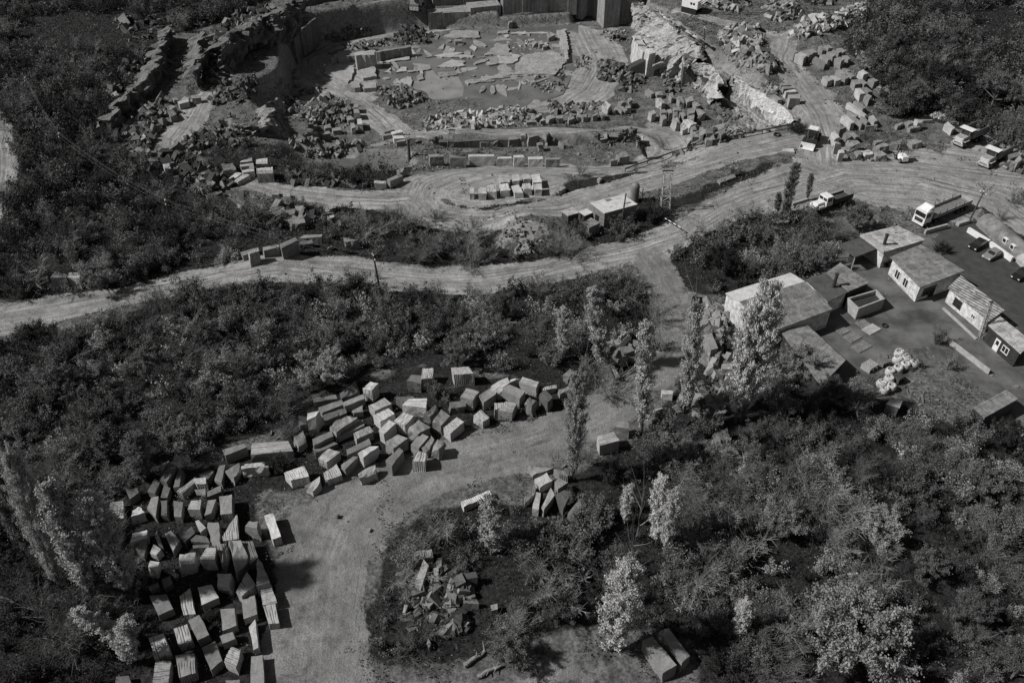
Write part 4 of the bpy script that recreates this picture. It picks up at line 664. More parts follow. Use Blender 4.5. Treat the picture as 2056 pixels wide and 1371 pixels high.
for b in small:
    n0 = len(SV); SV += [tuple(v.co+b[6]) for v in b[0].data.vertices]; SF += [tuple(i+n0 for i in p.vertices) for p in b[0].data.polygons]
    bpy.data.objects.remove(b[0])
tag(mesh_np('loose_granite_blocks', SV, SF, MAT['g_mid']), 'many small far granite blocks strewn along the quarry roads and edges', 'stone blocks', None, 'stuff')
for i, (o, x, y, look, top, h, c) in enumerate(BLOCKS):
    for k, (zn, f) in enumerate(BZ):
        if f(x, y): byz.setdefault(k, []).append((i, x, y)); break
for k, its in byz.items():
    rc = rows(its, 1)
    for i, (ri, ci, nr) in rc.items():
        o, x, y, look = BLOCKS[i][:4]
        row = '' if nr == 1 else ', %s row from top' % ordw(ri)
        tag(o, '%s %s block, %s from left%s, %s' % (TONE[look[0]], KND[look[1]], ordw(ci), row, BZ[k][0]), 'stone block', 'granite blocks lying about the quarry')

# ---------------------------------------------------------------- buildings
def edge_frame(a, b, ctr):
    u = (Vector(b)-Vector(a)); L = u.length; u /= L; n = Vector((u.y, -u.x))
    if n.dot((Vector(a)+Vector(b))/2-Vector(ctr)) < 0: n = -n
    return u, n, L
def obox(b_, c, u, n, w_, d, h):
    """box centred at c (3d) with width w along u, depth d along n, height h"""
    u3 = Vector((u.x, u.y, 0))*w_/2; n3 = Vector((n.x, n.y, 0))*d/2; z3 = Vector((0, 0, h/2)); c = Vector(c); vs = []
    for z in (-1, 1):
        for i, j in ((-1, -1), (1, -1), (1, 1), (-1, 1)): vs.append(c+u3*i+n3*j+z3*z)
    f = [(3, 2, 1, 0), (4, 5, 6, 7), (0, 1, 5, 4), (1, 2, 6, 5), (2, 3, 7, 6), (3, 0, 4, 7)]
    if u.x*n.y-u.y*n.x < 0: f = [q[::-1] for q in f]
    b_.add(vs, f)
def house(name, label, cat, crop, roof, hs, wall, roofm, inset=.35, wins=(), thick=.14, group=None, fascia=None, ridge=None):
    px = cv(crop, roof); cx_ = sum(p[0] for p in px)/len(px); cy_ = sum(p[1] for p in px)/len(px); hm = sum(hs)/len(hs)
    g_ = at(cx_, cy_, hm); R = [Vector(P(a, b, g_[2]+h)) for (a, b), h in zip(px, hs)]
    c = sum(R, Vector())/len(R); c = Vector((c.x, c.y, g_[2])); root = empty(name, c); tag(root, label, cat, group)
    R = [p-c for p in R]
    W = []
    for p in R:
        d = Vector((p.x, p.y)); L = d.length; q = d*(1-inset*1.4/L); W.append((q.x, q.y))
    b_ = MB(); b_.prism(W, -.8, [p.z-.02 for p in R]); b_.build('wall', wall, root)
    b_ = MB(); b_.prism([(p.x, p.y) for p in R], [p.z for p in R], [p.z+thick for p in R])
    b_.build('roof', roofm, root, uv=True)
    if fascia:
        for e in fascia:
            a, b2 = R[e], R[(e+1) % len(R)]; u, n, L = edge_frame(a[:2], b2[:2], (0, 0)); bb = MB(); z = (a.z+b2.z)/2
            m = (a+b2)/2; obox(bb, (m.x+n.x*.12, m.y+n.y*.12, z+.05), u, n, L+.1, .2, .5); bb.build('fascia', MAT['conc'], root)
    for e, t, z, w_, h, ty in wins:
        a, b2 = Vector(W[e]), Vector(W[(e+1) % len(W)]); u, n, L = edge_frame(a, b2, (0, 0)); p = a+(b2-a)*t
        fr = MB(); q = p+n*.03
        if ty == 'door':
            obox(fr, (q.x, q.y, z), u, n, w_, .1, h); fo = fr.build('door', MAT['white'], root); q = p+n*.09
            gl = MB(); obox(gl, (q.x, q.y, z+h*.2), u, n, w_*.55, .03, h*.35); gl.build('pane', MAT['glass'], fo)
            kn = MB(); q2 = p+n*.1+u*w_*.38; obox(kn, (q2.x, q2.y, z-.05), u, n, .05, .05, .15); kn.build('handle', MAT['dark'], fo)
        else:
            obox(fr, (q.x, q.y, z+h/2+.04), u, n, w_+.24, .1, .1); obox(fr, (q.x, q.y, z-h/2-.05), u, n, w_+.3, .16, .1)
            for s_ in (-1, 0, 1):
                qq = q+u*(w_/2+.05)*s_; obox(fr, (qq.x, qq.y, z), u, n, .1, .09, h)
            fo = fr.build('window', MAT['white'] if ty != 'dkw' else MAT['dark'], root); q = p+n*.02
            gl = MB(); obox(gl, (q.x, q.y, z), u, n, w_, .04, h); gl.build('pane', MAT['glass'], fo)
    return root, R, W
house('flat_roof_house', 'low whitewashed house under pale patched sheets, with a thin black chimney', 'house', '8', [848,487,1118,422,1325,528,1018,620], [3.6,3.6,3.4,3.4], MAT['cream'], MAT['roof_a'], .25, [], fascia=[3])
r_, R_, W_ = house('carport', 'dark flat carport roof on posts beside the pale patched roof', 'carport', '8', [678,562,870,502,968,592,800,658], [2.9,2.9,2.9,2.9], MAT['dark'], MAT['roof_d'], 1.6)
for p in R_:
    b_ = MB(); b_.tube((p.x*.94, p.y*.94, -.3), (p.x*.94, p.y*.94, p.z), .1, .1, 6); b_.build('post', MAT['conc'], r_)
house('main_house', 'large whitewashed house with a wide grey sheet roof and two tall windows', 'house', '8', [1060,655,1290,562,1615,757,1285,882], [3.3,3.6,3.5,3.2], MAT['cream'], MAT['roof_b'], .4,
      [(3,.42,1.5,1.1,1.5,'w'),(3,.72,1.5,1.1,1.5,'w'),(2,.62,1.1,1.1,2.2,'dkw'),(2,.78,1.5,1.3,1.4,'dkw')])
house('corrugated_house', 'long whitewashed house under a ribbed slanting roof, two barred windows', 'house', '8', [1488,882,1585,792,1912,1050,1795,1132], [2.6,3.4,3.4,2.6], MAT['cream'], MAT['roof_c'], .3,
      [(3,.3,1.4,.7,.6,'w'),(3,.72,1.4,1.5,1.3,'dkw')])
house('dark_hut', 'dark clad hut with pale roof, white door and white window at right edge', 'hut', '8', [1788,1162,1878,1096,2120,1290,2030,1372], [2.9,3.1,3.1,2.8], MAT['darkwall'], MAT['roof_a'], .2,
      [(3,.62,1.15,1.0,2.1,'door'),(3,.36,1.5,1.1,1.0,'w')])
house('boiler_shed', 'grey flat roofed shed just left of the carport lane, chimney beside it', 'shed', '8', [585,772,692,696,910,845,752,912], [3.4,3.5,3.3,3.2], MAT['darkwall'], MAT['roof_b'], .2)
house('link_shed', 'low dark roofed shed between the white shed and boiler shed', 'shed', '8', [430,822,582,775,750,915,600,988], [3.0,3.0,2.9,2.9], MAT['cream'], MAT['roof_d'], .2)
house('lower_shed', 'plain grey flat roof just below the white gabled shed', 'shed', '0', [1568,668,1622,655,1698,724,1648,776], [2.8,2.9,2.8,2.7], MAT['darkwall'], MAT['roof_b'], .2)
house('box_trailer', 'grey box trailer parked by the lane at lower right', 'trailer', '0', [1953,819,2020,783,2044,802,1976,840], [2.6,2.6,2.6,2.6], MAT['dark'], MAT['roof_b'], .05)
house('tin_hut', 'tiny weathered tin hut sunk among bushes below the white bags', 'hut', '0', [1778,812,1787,803,1812,806,1806,820], [1.8,1.8,1.8,1.8], MAT['grey'], MAT['roof_a'], .1)
# white gabled shed
px = [(1456,590),(1587,549),(1616,566),(1485,607),(1672,622),(1548,668)]; hh = [4.2,4.2,4.9,4.9,3.6,3.6]
g_ = at(1560, 605, 4.3); Rv = [Vector(P(a, b, g_[2]+h)) for (a, b), h in zip(px, hh)]; c = Vector((sum(p.x for p in Rv)/6, sum(p.y for p in Rv)/6, g_[2]))
root = empty('gabled_shed', c); tag(root, 'big white walled shed with gabled roof behind the tallest leafy poplar', 'shed'); Rv = [p-c for p in Rv]
A_, B_, R2, R1, C_, D_ = Rv
for nm, quad, mt in (('roof', [A_, B_, R2, R1], MAT['roof_w']), ('roof', [R1, R2, C_, D_], MAT['roof_b'])):  # sunward slope white, other slope grey: their light put into the roof colours
    b_ = MB(); b_.prism([(p.x, p.y) for p in quad], [p.z for p in quad], [p.z+.15 for p in quad]); b_.build(nm, mt, root, uv=True)
foot = [(p.x*.97, p.y*.97, p.z-.02) for p in (A_, B_, R2, C_, D_, R1)]
b_ = MB(); b_.prism([(p[0], p[1]) for p in foot], -.8, [p[2] for p in foot]); b_.build('wall', MAT['cream'], root)
# chimneys
for p0, p1, lab, nm in (((1673,577),(1678,551),'short stout black chimney standing between the two dark shed roofs','chimney'),((1773,497),(1782,472),'thin black stove pipe rising from the pale patched roof','stove_pipe')):
    a = at(p0[0], p0[1], 3); t = a[1]/ray(*p1)[1]; z1 = H+ray(*p1)[2]*t; o = empty(nm, a)
    b_ = MB(); b_.tube((0, 0, 0), (0, 0, max(z1-a[2], 5.2)), .28, .26, 10); b_.build('pipe', MAT['dark'], tag(o, lab, 'chimney'))
    b_ = MB(); b_.lathe([(.36, max(z1-a[2], 5.2)), (.36, max(z1-a[2], 5.2)+.15)], 10); b_.build('cap', MAT['dark'], o)
# concrete bin
pl = cv('8', [745,955,960,892,1025,960,828,1035]); g_ = at(pl[0][0]+25, pl[0][1]+5, 2.2); T = [Vector(P(a, b, g_[2]+2.2)) for a, b in pl]; c = sum(T, Vector())/4; c.z = g_[2]
root = empty('concrete_bin', c); tag(root, 'open topped pale concrete bin in front of the main house', 'bin'); T = [p-c for p in T]
for i in range(4):
    a, b2 = T[i], T[(i+1) % 4]; u, n, L = edge_frame(a[:2], b2[:2], (0, 0)); m = (a+b2)/2; b_ = MB(); obox(b_, (m.x-n.x*.12, m.y-n.y*.12, .9), u, n, L-(.5 if i % 2 else 0), .24, 2.6); b_.build('wall', MAT['conc'], root)
b_ = MB(); b_.prism([(p.x*.93, p.y*.93) for p in T], 0, 1.5); b_.build('dark_fill', MAT['dark'], root)  # dark filling set below the rim of the open top
# tank house: half cylinders on the right
def halfcyl(name, label, p0, p1, r, mat, wins=0):
    a = Vector(at(*p0)); b2 = Vector(at(*p1)); b2.z = a.z; u = (b2-a).normalized(); n = Vector((u.y, -u.x, 0)); L = (b2-a).length; m = (a+b2)/2
    root = empty(name, m); tag(root, label, 'tank'); b_ = MB(); N = 14; NL = 10; vs = []
    for k in range(NL+1):
        s_ = -L/2+L*k/NL; rr = r*(.93 if k in (0, NL) else 1)
        for i in range(N+1):
            t = math.pi*i/N; vs.append(u*s_+n*math.cos(t)*rr+Vector((0, 0, .5+math.sin(t)*rr)))
        vs[-1].z = -.3; vs[-N-1].z = -.3
    fs = [(k*(N+1)+i, (k+1)*(N+1)+i, (k+1)*(N+1)+i+1, k*(N+1)+i+1) for k in range(NL) for i in range(N)]
    fs += [tuple(range(N+1)), tuple(NL*(N+1)+i for i in range(N, -1, -1))]
    b_.add(vs, fs); b_.build('shell', mat, root, smooth=False)
    for k in range(wins):
        s_ = L*(.12+.17*k); q = u*s_-n*(-1)*0; t = math.radians(35)
        sd = 1 if n.y < 0 else -1; q = u*s_+n*sd*math.cos(t)*r+Vector((0, 0, .5+math.sin(t)*r)); fr = MB(); obox(fr, q, Vector((u.x, u.y)), Vector((n.x, n.y)), 1.0, .5, .9); f_ = fr.build('window', MAT['white'], root)
        gl = MB(); obox(gl, q+n*sd*.2+Vector((0, 0, .03)), Vector((u.x, u.y)), Vector((n.x, n.y)), .7, .25, .6); gl.build('pane', MAT['glass'], f_)
halfcyl('round_hut', 'long weathered barrel shaped hut with two small white windows', (1976,450), (2062,526), 1.9, simple('weathered_steel', .17, .45, .6, .8, .2), 2)
halfcyl('round_tank', 'short bright barrel tank just below the long weathered hut', (2052,522), (2090,560), 1.5, MAT['conc'])
# low concrete barriers
def slab(name, label, p0, p1, h, th, mat, group=None, cat='barrier'):
    a = Vector(at(*p0)); b2 = Vector(at(*p1)); m = (a+b2)/2; u = Vector((b2.x-a.x, b2.y-a.y)); L = u.length; u /= L; n = Vector((u.y, -u.x))
    b_ = MB(); obox(b_, (0, 0, h/2-.1), u, n, L, th, h+.2); o = b_.build(name, mat); o.location = m; return tag(o, label, cat, group)
GB = 'white concrete barriers of the parking yard'
slab('concrete_barrier', 'white concrete barrier beside the dark parked car', (1942,466), (1984,492), 1.0, .45, MAT['white'], GB)
slab('concrete_barrier', 'white concrete barrier beside the light parked car', (1986,494), (2030,526), 1.0, .45, MAT['white'], GB)
slab('concrete_barrier', 'pale concrete barrier standing in front of the flatbed lorry', (1856,470), (1900,458), .9, .4, MAT['conc'], GB)
slab('fallen_pipe', 'short round concrete pipe lying on the yard by the lorry tail', (1921,454), (1944,447), .7, .7, MAT['conc'], None, 'pipe')
slab('low_fence', 'pale slatted fence edging the lane below the dark hut', (1896,684), (1984,752), 1.0, .12, MAT['conc'], None, 'fence')
slab('kerb_wall', 'low kerb running along the corrugated house', (1893,620), (1960,682), .25, .4, MAT['conc'], None, 'kerb')
slab('roadside_beam', 'long pale beam lying at the yard edge beside two slim poplars', (1590,412), (1622,402), .5, .5, MAT['conc'], None, 'beam')
for k, q in enumerate([(1682,668,1698,660),(1700,684,1722,672),(1716,704,1742,690),(1738,668,1760,656),(1724,655,1742,648)]):
    a = Vector(at(q[0], q[1])); b2 = Vector(at(q[2], q[3])); u = Vector((b2.x-a.x, b2.y-a.y)); L = u.length; u /= L
    b_ = MB(); obox(b_, (0, 0, .05), u, Vector((u.y, -u.x)), L, 1.7, .24); o = b_.build('paving_slab', MAT['conc' if k == 3 else 'grey']); o.location = (a+b2)/2
    tag(o, '%s concrete slab lying flat on the yard beside the concrete bin' % ['leftmost','second','lowest','rightmost pale','topmost'][k], 'slab', 'slabs lying on the yard')
# ---------------------------------------------------------------- diesel shed group in the middle
house('pump_shed', 'small box shed with a bright white flat roof beside the upright tank', 'shed', '7', [725,268,985,205,1098,280,835,352], [3.4,3.4,3.4,3.4], MAT['grey'], MAT['roof_w'], .12, [(3,.5,1.2,.9,1.4,'dkw')])
house('timber_booth', 'narrow dark booth left of the bright roofed shed', 'booth', '7', [495,335,585,300,640,345,550,372], [2.8,2.8,2.8,2.8], MAT['wood'], MAT['roof_a'], .1)
house('low_box', 'lowest grey tin box in front of the bright roofed shed', 'box', '7', [650,430,730,385,805,425,715,468], [2.0,2.0,2.0,2.0], MAT['grey'], MAT['roof_b'], .06)
house('crate_store', 'small pale topped crate between the booth and bright roofed shed', 'crate', '7', [632,338,700,312,745,345,675,375], [1.6,1.6,1.6,1.6], MAT['wood'], MAT['roof_w'], .06)
a = at(1273, 404); root = empty('storage_tank', a); tag(root, 'upright dark cylindrical tank with domed top behind the bright roofed shed', 'tank')
b_ = MB(); b_.lathe([(.85, -.3), (.85, 3.2), (.75, 3.6), (.45, 3.95), (.1, 4.05)], 18); b_.build('body', MAT['grey'], root, smooth=False)
b_ = MB(); b_.tube((.8, 0, 3.0), (1.5, 0, 3.0), .06, .06); b_.tube((1.5, 0, 3.0), (1.5, 0, 1.0), .06, .06); b_.build('pipe', MAT['grey'], root)
# ---------------------------------------------------------------- poles, wires, towers
def tip(base, px, py):
    d = ray(px, py); t = base[1]/d[1]; return Vector((d[0]*t, base[1], H+d[2]*t))
def pole(name, label, base_px, top_px, r=.14, arm=1.6, group=None, mat='wood', straight=True):
    b0 = Vector(at(*base_px)); t_ = tip(b0, *top_px); root = empty(name, b0); tag(root, label, 'pole', group); h = t_.z-b0.z; dx = (t_.x-b0.x)
    b_ = MB(); b_.tube((0, 0, -.4), (dx, 0, h), r*1.25, r*.8, 8); b_.build('pole', MAT[mat], root)
    if arm:
        b_ = MB(); ux, uy = .35, -.94; b_.tube((dx*.97-arm/2*ux, -arm/2*uy, h-.35), (dx*.97+arm/2*ux, arm/2*uy, h-.35), .07, .07, 4); b_.build('crossarm', MAT[mat], root)
        for k in (-1, 0, 1):
            b_ = MB(); q = (dx*.97+k*arm*.42*ux, k*arm*.42*uy); z = h-.3 if k else h; b_.lathe([(.05, z), (.11, z+.08), (.11, z+.2), (.04, z+.3)], 8, (q[0], q[1], 0)); b_.build('insulator', MAT['white'], root)
    return [b0+Vector((dx*.97+k*arm*.42*.35, -k*arm*.42*.94, (h+.22 if k == 0 else h-.05))) for k in (-1, 0, 1)]
GP = 'power poles crossing the dark hillside'
T1 = pole('power_pole', 'tall dark power pole beside the middle road, nearest of the line', (764,590), (750,514), .17, 2.2, GP)
T2 = pole('power_pole', 'power pole on the scrub slope, second along the wires', (349,466), (332,404), .15, 2.2, GP)
T3 = pole('power_pole', 'power pole deep in the dark hillside, third along the wires', (134,330), (118,270), .15, 2.2, GP)
T4 = pole('power_pole', 'farthest power pole at the left end of the wires', (58,200), (50,158), .15, 2.2, GP)
def wire(a, b2, sag, r=.013):
    b_ = MB(); N = 14; pr = None
    for i in range(N+1):
        t = i/N; p = a.lerp(b2, t); p = p-Vector((0, 0, 4*sag*t*(1-t)))
        if pr is not None: b_.tube(pr-a, p-a, r, r, 3)
        pr = p
    o = b_.build('power_wire', MAT['grey_wire']); o.location = a; return o
MAT['grey_wire'] = simple('aluminium_wire', .14, .1, 2, .4, .5)
PL = [T1, T2, T3, T4]
for s_ in range(3):
    for k in range(3):
        o = wire(PL[s_][k], PL[s_+1][k], 1.2)
        tag(o, '%s wire of the %s span from the right on the power line' % (['lower', 'middle', 'upper'][k], ['first', 'second', 'third'][s_]), 'wire', 'wires of the power line')
pole('wooden_post', 'leaning bare wooden pole beside the bright roofed shed', (1246,460), (1257,388), .14, 0)
pole('yard_pole', 'power pole with crossarm at the far right yard edge', (1944,448), (1975,386), .14, 1.6)
pole('pit_post', 'thick dark post standing by the small dark pond', (822,322), (819,276), .3, .8)
pole('cliff_post', 'dark post on the plateau above the sunlit cliff', (1414,100), (1415,56), .16, .9)
def mast(name, label, base_px, top_px, w0, w1, mat, nseg=7):
    b0 = Vector(at(*base_px)); t_ = tip(b0, *top_px); h = t_.z-b0.z; dx = t_.x-b0.x; root = empty(name, b0); tag(root, label, 'mast')
    cs = ((-1, -1), (1, -1), (1, 1), (-1, 1))
    def pt(c, z): w_ = (w0+(w1-w0)*z/h)/2; return Vector((c[0]*w_+dx*z/h, c[1]*w_, z))
    for c in cs:
        b_ = MB(); b_.tube(pt(c, 0)-Vector((0, 0, .3)), pt(c, h), .07, .05, 4); b_.build('leg', MAT[mat], root)
    b_ = MB()
    for i in range(nseg):
        z0, z1 = h*i/nseg, h*(i+1)/nseg
        for k in range(4):
            a, c2 = cs[k], cs[(k+1) % 4]
            if i % 2: a, c2 = c2, a
            b_.tube(pt(a, z0), pt(c2, z1), .045, .045, 3); b_.tube(pt(a, z1), pt(c2, z1), .04, .04, 3)
    b_.build('bracing', MAT[mat], root); b_ = MB(); b_.box((dx, 0, h+.1), (w1*1.6, .3, .15)); b_.build('head', MAT['dark'], root)
mast('lattice_mast', 'pale steel lattice mast between the two roads above the upright tank', (1335,422), (1341,344), 1.8, 1.3, 'conc')
mast('lattice_mast', 'slim pale lattice mast at the corner of the corrugated house', (1968,680), (1990,607), .5, .35, 'conc', 12)
mast('lattice_pylon', 'small grey lattice pylon by the rubble bank in the quarry', (903,312), (907,262), 1.6, 1.0, 'grey', 6)
# striped barrier pole
a = Vector(at(1333,447)); b2 = Vector(at(1370,470)); root = empty('barrier_gate', a); tag(root, 'red and white style striped barrier pole reaching over the middle road', 'barrier'); root['label'] = 'light striped barrier arm reaching across the middle road fork'
d = b2-a; b_ = MB(); b_.box((0, 0, .5), (.35, .35, 1.2)); b_.build('stand', MAT['dark'], root)
for nm, mt, par in (('arm', 'white', 0),):
    b_ = MB(); b_.tube((0, 0, 1.0), (d.x, d.y, 1.1), .09, .07, 6); arm = b_.build('arm', MAT[mt], root)
b_ = MB()
for i in range(1, 8, 2): b_.tube(Vector((d.x, d.y, 0))*(i/8)+Vector((0, 0, 1.05)), Vector((d.x, d.y, 0))*((i+.8)/8)+Vector((0, 0, 1.06)), .11, .11, 6)
b_.build('stripe', MAT['dark'], arm)
# long pipe along the road edge
b_ = MB(); pp = [at(a, b) for a, b in ((1255,346),(1300,330),(1350,312),(1420,292),(1480,278),(1530,268),(1590,256))]; o0 = Vector(pp[0])
for i in range(len(pp)-1): b_.tube(Vector(pp[i])-o0+Vector((0, 0, .8)), Vector(pp[i+1])-o0+Vector((0, 0, .8)), .16, .16, 6)
for p in pp: b_.tube(Vector(p)-o0-Vector((0, 0, .4)), Vector(p)-o0+Vector((0, 0, .8)), .1, .1, 4)
o = b_.build('pipeline', MAT['dark']); o.location = o0; tag(o, 'long dark pipe on short props along the upper edge of the road', 'pipeline')

# ---------------------------------------------------------------- vehicles
def vroot(name, label, cat, c_px, f_px, group=None):
    c = Vector(at(*c_px)); f = Vector(at(*f_px)); rz = math.atan2(f.y-c.y, f.x-c.x); o = empty(name, c, rz); return tag(o, label, cat, group)
def wheels(root, spots, r, w_):
    for x, y in spots:
        b_ = MB(); b_.tube((x, y-w_/2, r), (x, y+w_/2, r), r, r, 14); o = b_.build('wheel', MAT['rubber'], root)
        s_ = 1 if y > 0 else -1; b_ = MB(); b_.tube((x, y+s_*w_*.4, r), (x, y+s_*(w_*.5+.03), r), r*.5, r*.45, 10); b_.build('rim', MAT['grey'], o)
def part(b_, name, mat, root): return b_.build(name, MAT[mat], root)
def dump_truck(label, c, f, g):
    r = vroot('dump_truck', label, 'dump truck', c, f, g)
    part(MB().box((0, 0, 1.05), (7.6, 1.0, .45)), 'chassis', 'dark', r)
    part(MB().box((2.9, 0, 1.75), (2.0, 2.1, 1.2), 0, .9), 'bonnet', 'orange', r)
    gr = MB()
    for k in range(4): gr.box((3.93, 0, 1.3+k*.26), (.12, 1.7, .12))
    part(gr, 'grille', 'white', r); part(MB().box((4.05, 0, .85), (.3, 2.7, .35)), 'bumper', 'orange', r)
    for s_ in (-1, 1): part(MB().tube((3.95, s_*.95, 1.2), (4.08, s_*.95, 1.2), .15, .15, 8), 'headlight', 'white', r); part(MB().box((2.9, s_*1.25, 1.6), (1.7, .5, .15)), 'mudguard', 'orange', r)
    cb = part(MB().box((1.2, -.1, 2.3), (1.6, 2.2, 1.9), 0, .9), 'cab', 'orange', r)
    part(MB().box((2.0, -.1, 2.75), (.1, 1.8, .75)), 'windscreen', 'glass', cb)
    for s_ in (-1, 1): part(MB().box((1.3, -.1+s_*1.1, 2.7), (1.0, .1, .7)), 'side_window', 'glass', cb)
    bd = MB().box((-1.7, 0, 1.75), (5.0, 2.7, .2)); 
    for s_ in (-1, 1): bd.box((-1.7, s_*1.45, 2.5), (5.2, .12, 1.6))
    bd.box((.85, 0, 2.7), (.15, 3.0, 1.9)); part(bd, 'bed', 'grey', r)
    part(MB().box((1.6, 0, 3.72), (1.7, 3.0, .14)), 'cab_guard', 'white', r)
    wheels(r, [(2.9, -1.15), (2.9, 1.15), (-1.2, -1.15), (-1.2, 1.15), (-2.8, -1.15), (-2.8, 1.15)], .68, .5)
GD = 'heavy dump trucks parked under the slope'
dump_truck('upper one of two heavy dump trucks, pale canvas rolled over bonnet side', (1941,286), (1915,298), GD)
dump_truck('lower one of two heavy dump trucks, parked at the far right', (1991,327), (1965,340), GD)
# bonneted lorry
r = vroot('bonneted_lorry', 'old white bonneted lorry with open dark bed, parked among bushes', 'lorry', (1664,415), (1634,425))
part(MB().box((-.5, 0, .95), (8.2, .9, .35)), 'chassis', 'dark', r)
part(MB().box((3.1, 0, 1.55), (1.9, 1.5, .8), 0, .85), 'bonnet', 'white', r)
for s_ in (-1, 1): part(MB().box((3.2, s_*1.0, 1.25), (1.6, .6, .35), 0, .7, .8), 'mudguard', 'white', r); part(MB().tube((4.05, s_*.75, 1.5), (4.2, s_*.75, 1.5), .15, .15, 8), 'headlight', 'conc', r)
cb = part(MB().box((1.35, 0, 2.05), (1.7, 2.3, 1.8), 0, .86), 'cab', 'white', r)
for s_ in (-1, 1): part(MB().box((2.14, s_*.5, 2.4), (.12, .8, .55)), 'windscreen', 'glass', cb); part(MB().box((1.4, s_*1.07, 2.35), (.9, .1, .6)), 'side_window', 'glass', cb)
bd = MB().box((-2.2, 0, 1.3), (4.8, 2.5, .15)); bd.box((-2.2, 1.2, 1.8), (4.8, .1, .9)); bd.box((-2.2, -1.2, 1.55), (4.8, .1, .4)); bd.box((.25, 0, 1.9), (.1, 2.5, 1.0)); part(bd, 'bed', 'wood', r)
part(MB().box((4.15, 0, .9), (.2, 2.2, .25)), 'bumper', 'conc', r); wheels(r, [(3.1, -1.0), (3.1, 1.0), (-1.6, -1.0), (-1.6, 1.0), (-3.0, -1.0), (-3.0, 1.0)], .58, .4)
# flatbed lorry with trailer
r = vroot('flatbed_lorry', 'white cab lorry with long open low sided trailer in the yard', 'lorry', (1882,436), (1838,454))
cb = part(MB().box((4.9, 0, 2.1), (2.1, 2.45, 2.5), 0, .95), 'cab', 'white', r)
part(MB().add([(3.9, -1.1, 3.35), (5.6, -1.0, 3.35), (5.6, 1.0, 3.35), (3.9, 1.1, 3.35), (3.9, -1.0, 4.0), (4.3, -.9, 4.0), (4.3, .9, 4.0), (3.9, 1.0, 4.0)], [(3, 2, 1, 0), (4, 5, 6, 7), (0, 1, 5, 4), (1, 2, 6, 5), (2, 3, 7, 6), (3, 0, 4, 7)]), 'roof_deflector', 'white', cb)
part(MB().box((5.93, 0, 2.55), (.12, 2.1, .85)), 'windscreen', 'glass', cb); part(MB().box((5.95, 0, 1.4), (.1, 1.7, .7)), 'grille', 'dark', cb)
for s_ in (-1, 1): part(MB().box((5.1, s_*1.2, 2.5), (1.1, .1, .8)), 'side_window', 'glass', cb); part(MB().box((5.98, s_*.95, .95), (.08, .4, .25)), 'headlight', 'white', cb)
part(MB().box((5.8, 0, .75), (.4, 2.4, .5)), 'bumper', 'white', r)
bd = MB().box((-2.2, 0, 1.35), (11.0, 2.5, .2)); part(bd, 'deck', 'conc_dk', r) if 'conc_dk' in MAT else part(bd, 'deck', 'grey', r)
for s_ in (-1, 1): part(MB().box((-2.2, s_*1.28, 1.7), (11.0, .08, .7)), 'side_board', 'conc', r)
for x in (3.26, -7.66): part(MB().box((x, 0, 1.75), (.1, 2.6, .8)), 'end_board', 'conc', r)
for x in (2, 0, -2.5, -5):
    for s_ in (-1, 1): part(MB().box((x, s_*1.35, 2.1), (.1, .08, 1.0)), 'stake', 'dark', r)
part(MB().box((0, 0, .95), (11, .8, .35)), 'chassis', 'dark', r)
wheels(r, [(x, s_*1.05) for x in (5.0, 2.2, -4.2, -5.4, -6.6) for s_ in (-1, 1)], .5, .35)
# loader
r = vroot('wheel_loader', 'large wheel loader with raised arms and white bucket on the road junction', 'loader', (1628,286), (1616,306))
part(MB().box((-1.6, 0, 1.7), (2.8, 2.2, 1.3), 0, .95), 'engine_cover', 'orange', r)
cb = part(MB().box((.5, 0, 2.5), (1.6, 1.7, 1.9), 0, .9), 'cab', 'glass', r); part(MB().box((.5, 0, 3.55), (1.8, 1.9, .14)), 'cab_roof', 'white', cb)
part(MB().box((1.4, 0, 1.2), (2.4, 1.2, .8)), 'front_frame', 'dark', r)
for s_ in (-1, 1): part(MB().tube((1.0, s_*.6, 2.1), (3.4, s_*.6, .8), .18, .15, 4), 'lift_arm', 'dark', r)
bk = MB().box((3.9, 0, .25), (1.1, 3.0, .12)); bk.box((3.4, 0, .75), (.15, 3.0, 1.1)); bk.box((3.9, 1.46, .6), (1.0, .08, .7)); bk.box((3.9, -1.46, .6), (1.0, .08, .7)); part(bk, 'bucket', 'white', r)
wheels(r, [(1.8, -1.15), (1.8, 1.15), (-1.7, -1.15), (-1.7, 1.15)], .85, .65)
# forklift
r = vroot('forklift', 'small pale forklift at work beside the block rows', 'forklift', (1808,322), (1798,313))
part(MB().box((-.5, 0, 1.0), (2.2, 1.5, 1.0), 0, .85), 'body', 'white', r); fc = MB()
for x in (-.9, .6):
    for s_ in (-1, 1): fc.tube((x, s_*.6, 1.3), (x, s_*.55, 2.7), .05, .05, 4)
fc.box((-.15, 0, 2.72), (1.7, 1.3, .08)); part(fc, 'overhead_guard', 'dark', r); ms = MB()
for s_ in (-1, 1): ms.box((1.1, s_*.4, 1.9), (.15, .15, 3.4)); 
ms.box((1.1, 0, 3.5), (.12, 1.0, .15)); part(ms, 'lifting_frame', 'grey', r)
for s_ in (-1, 1): part(MB().box((1.9, s_*.35, .35), (1.5, .15, .1)), 'fork', 'dark', r)
wheels(r, [(.7, -.75), (.7, .75), (-1.1, -.75), (-1.1, .75)], .5, .35)
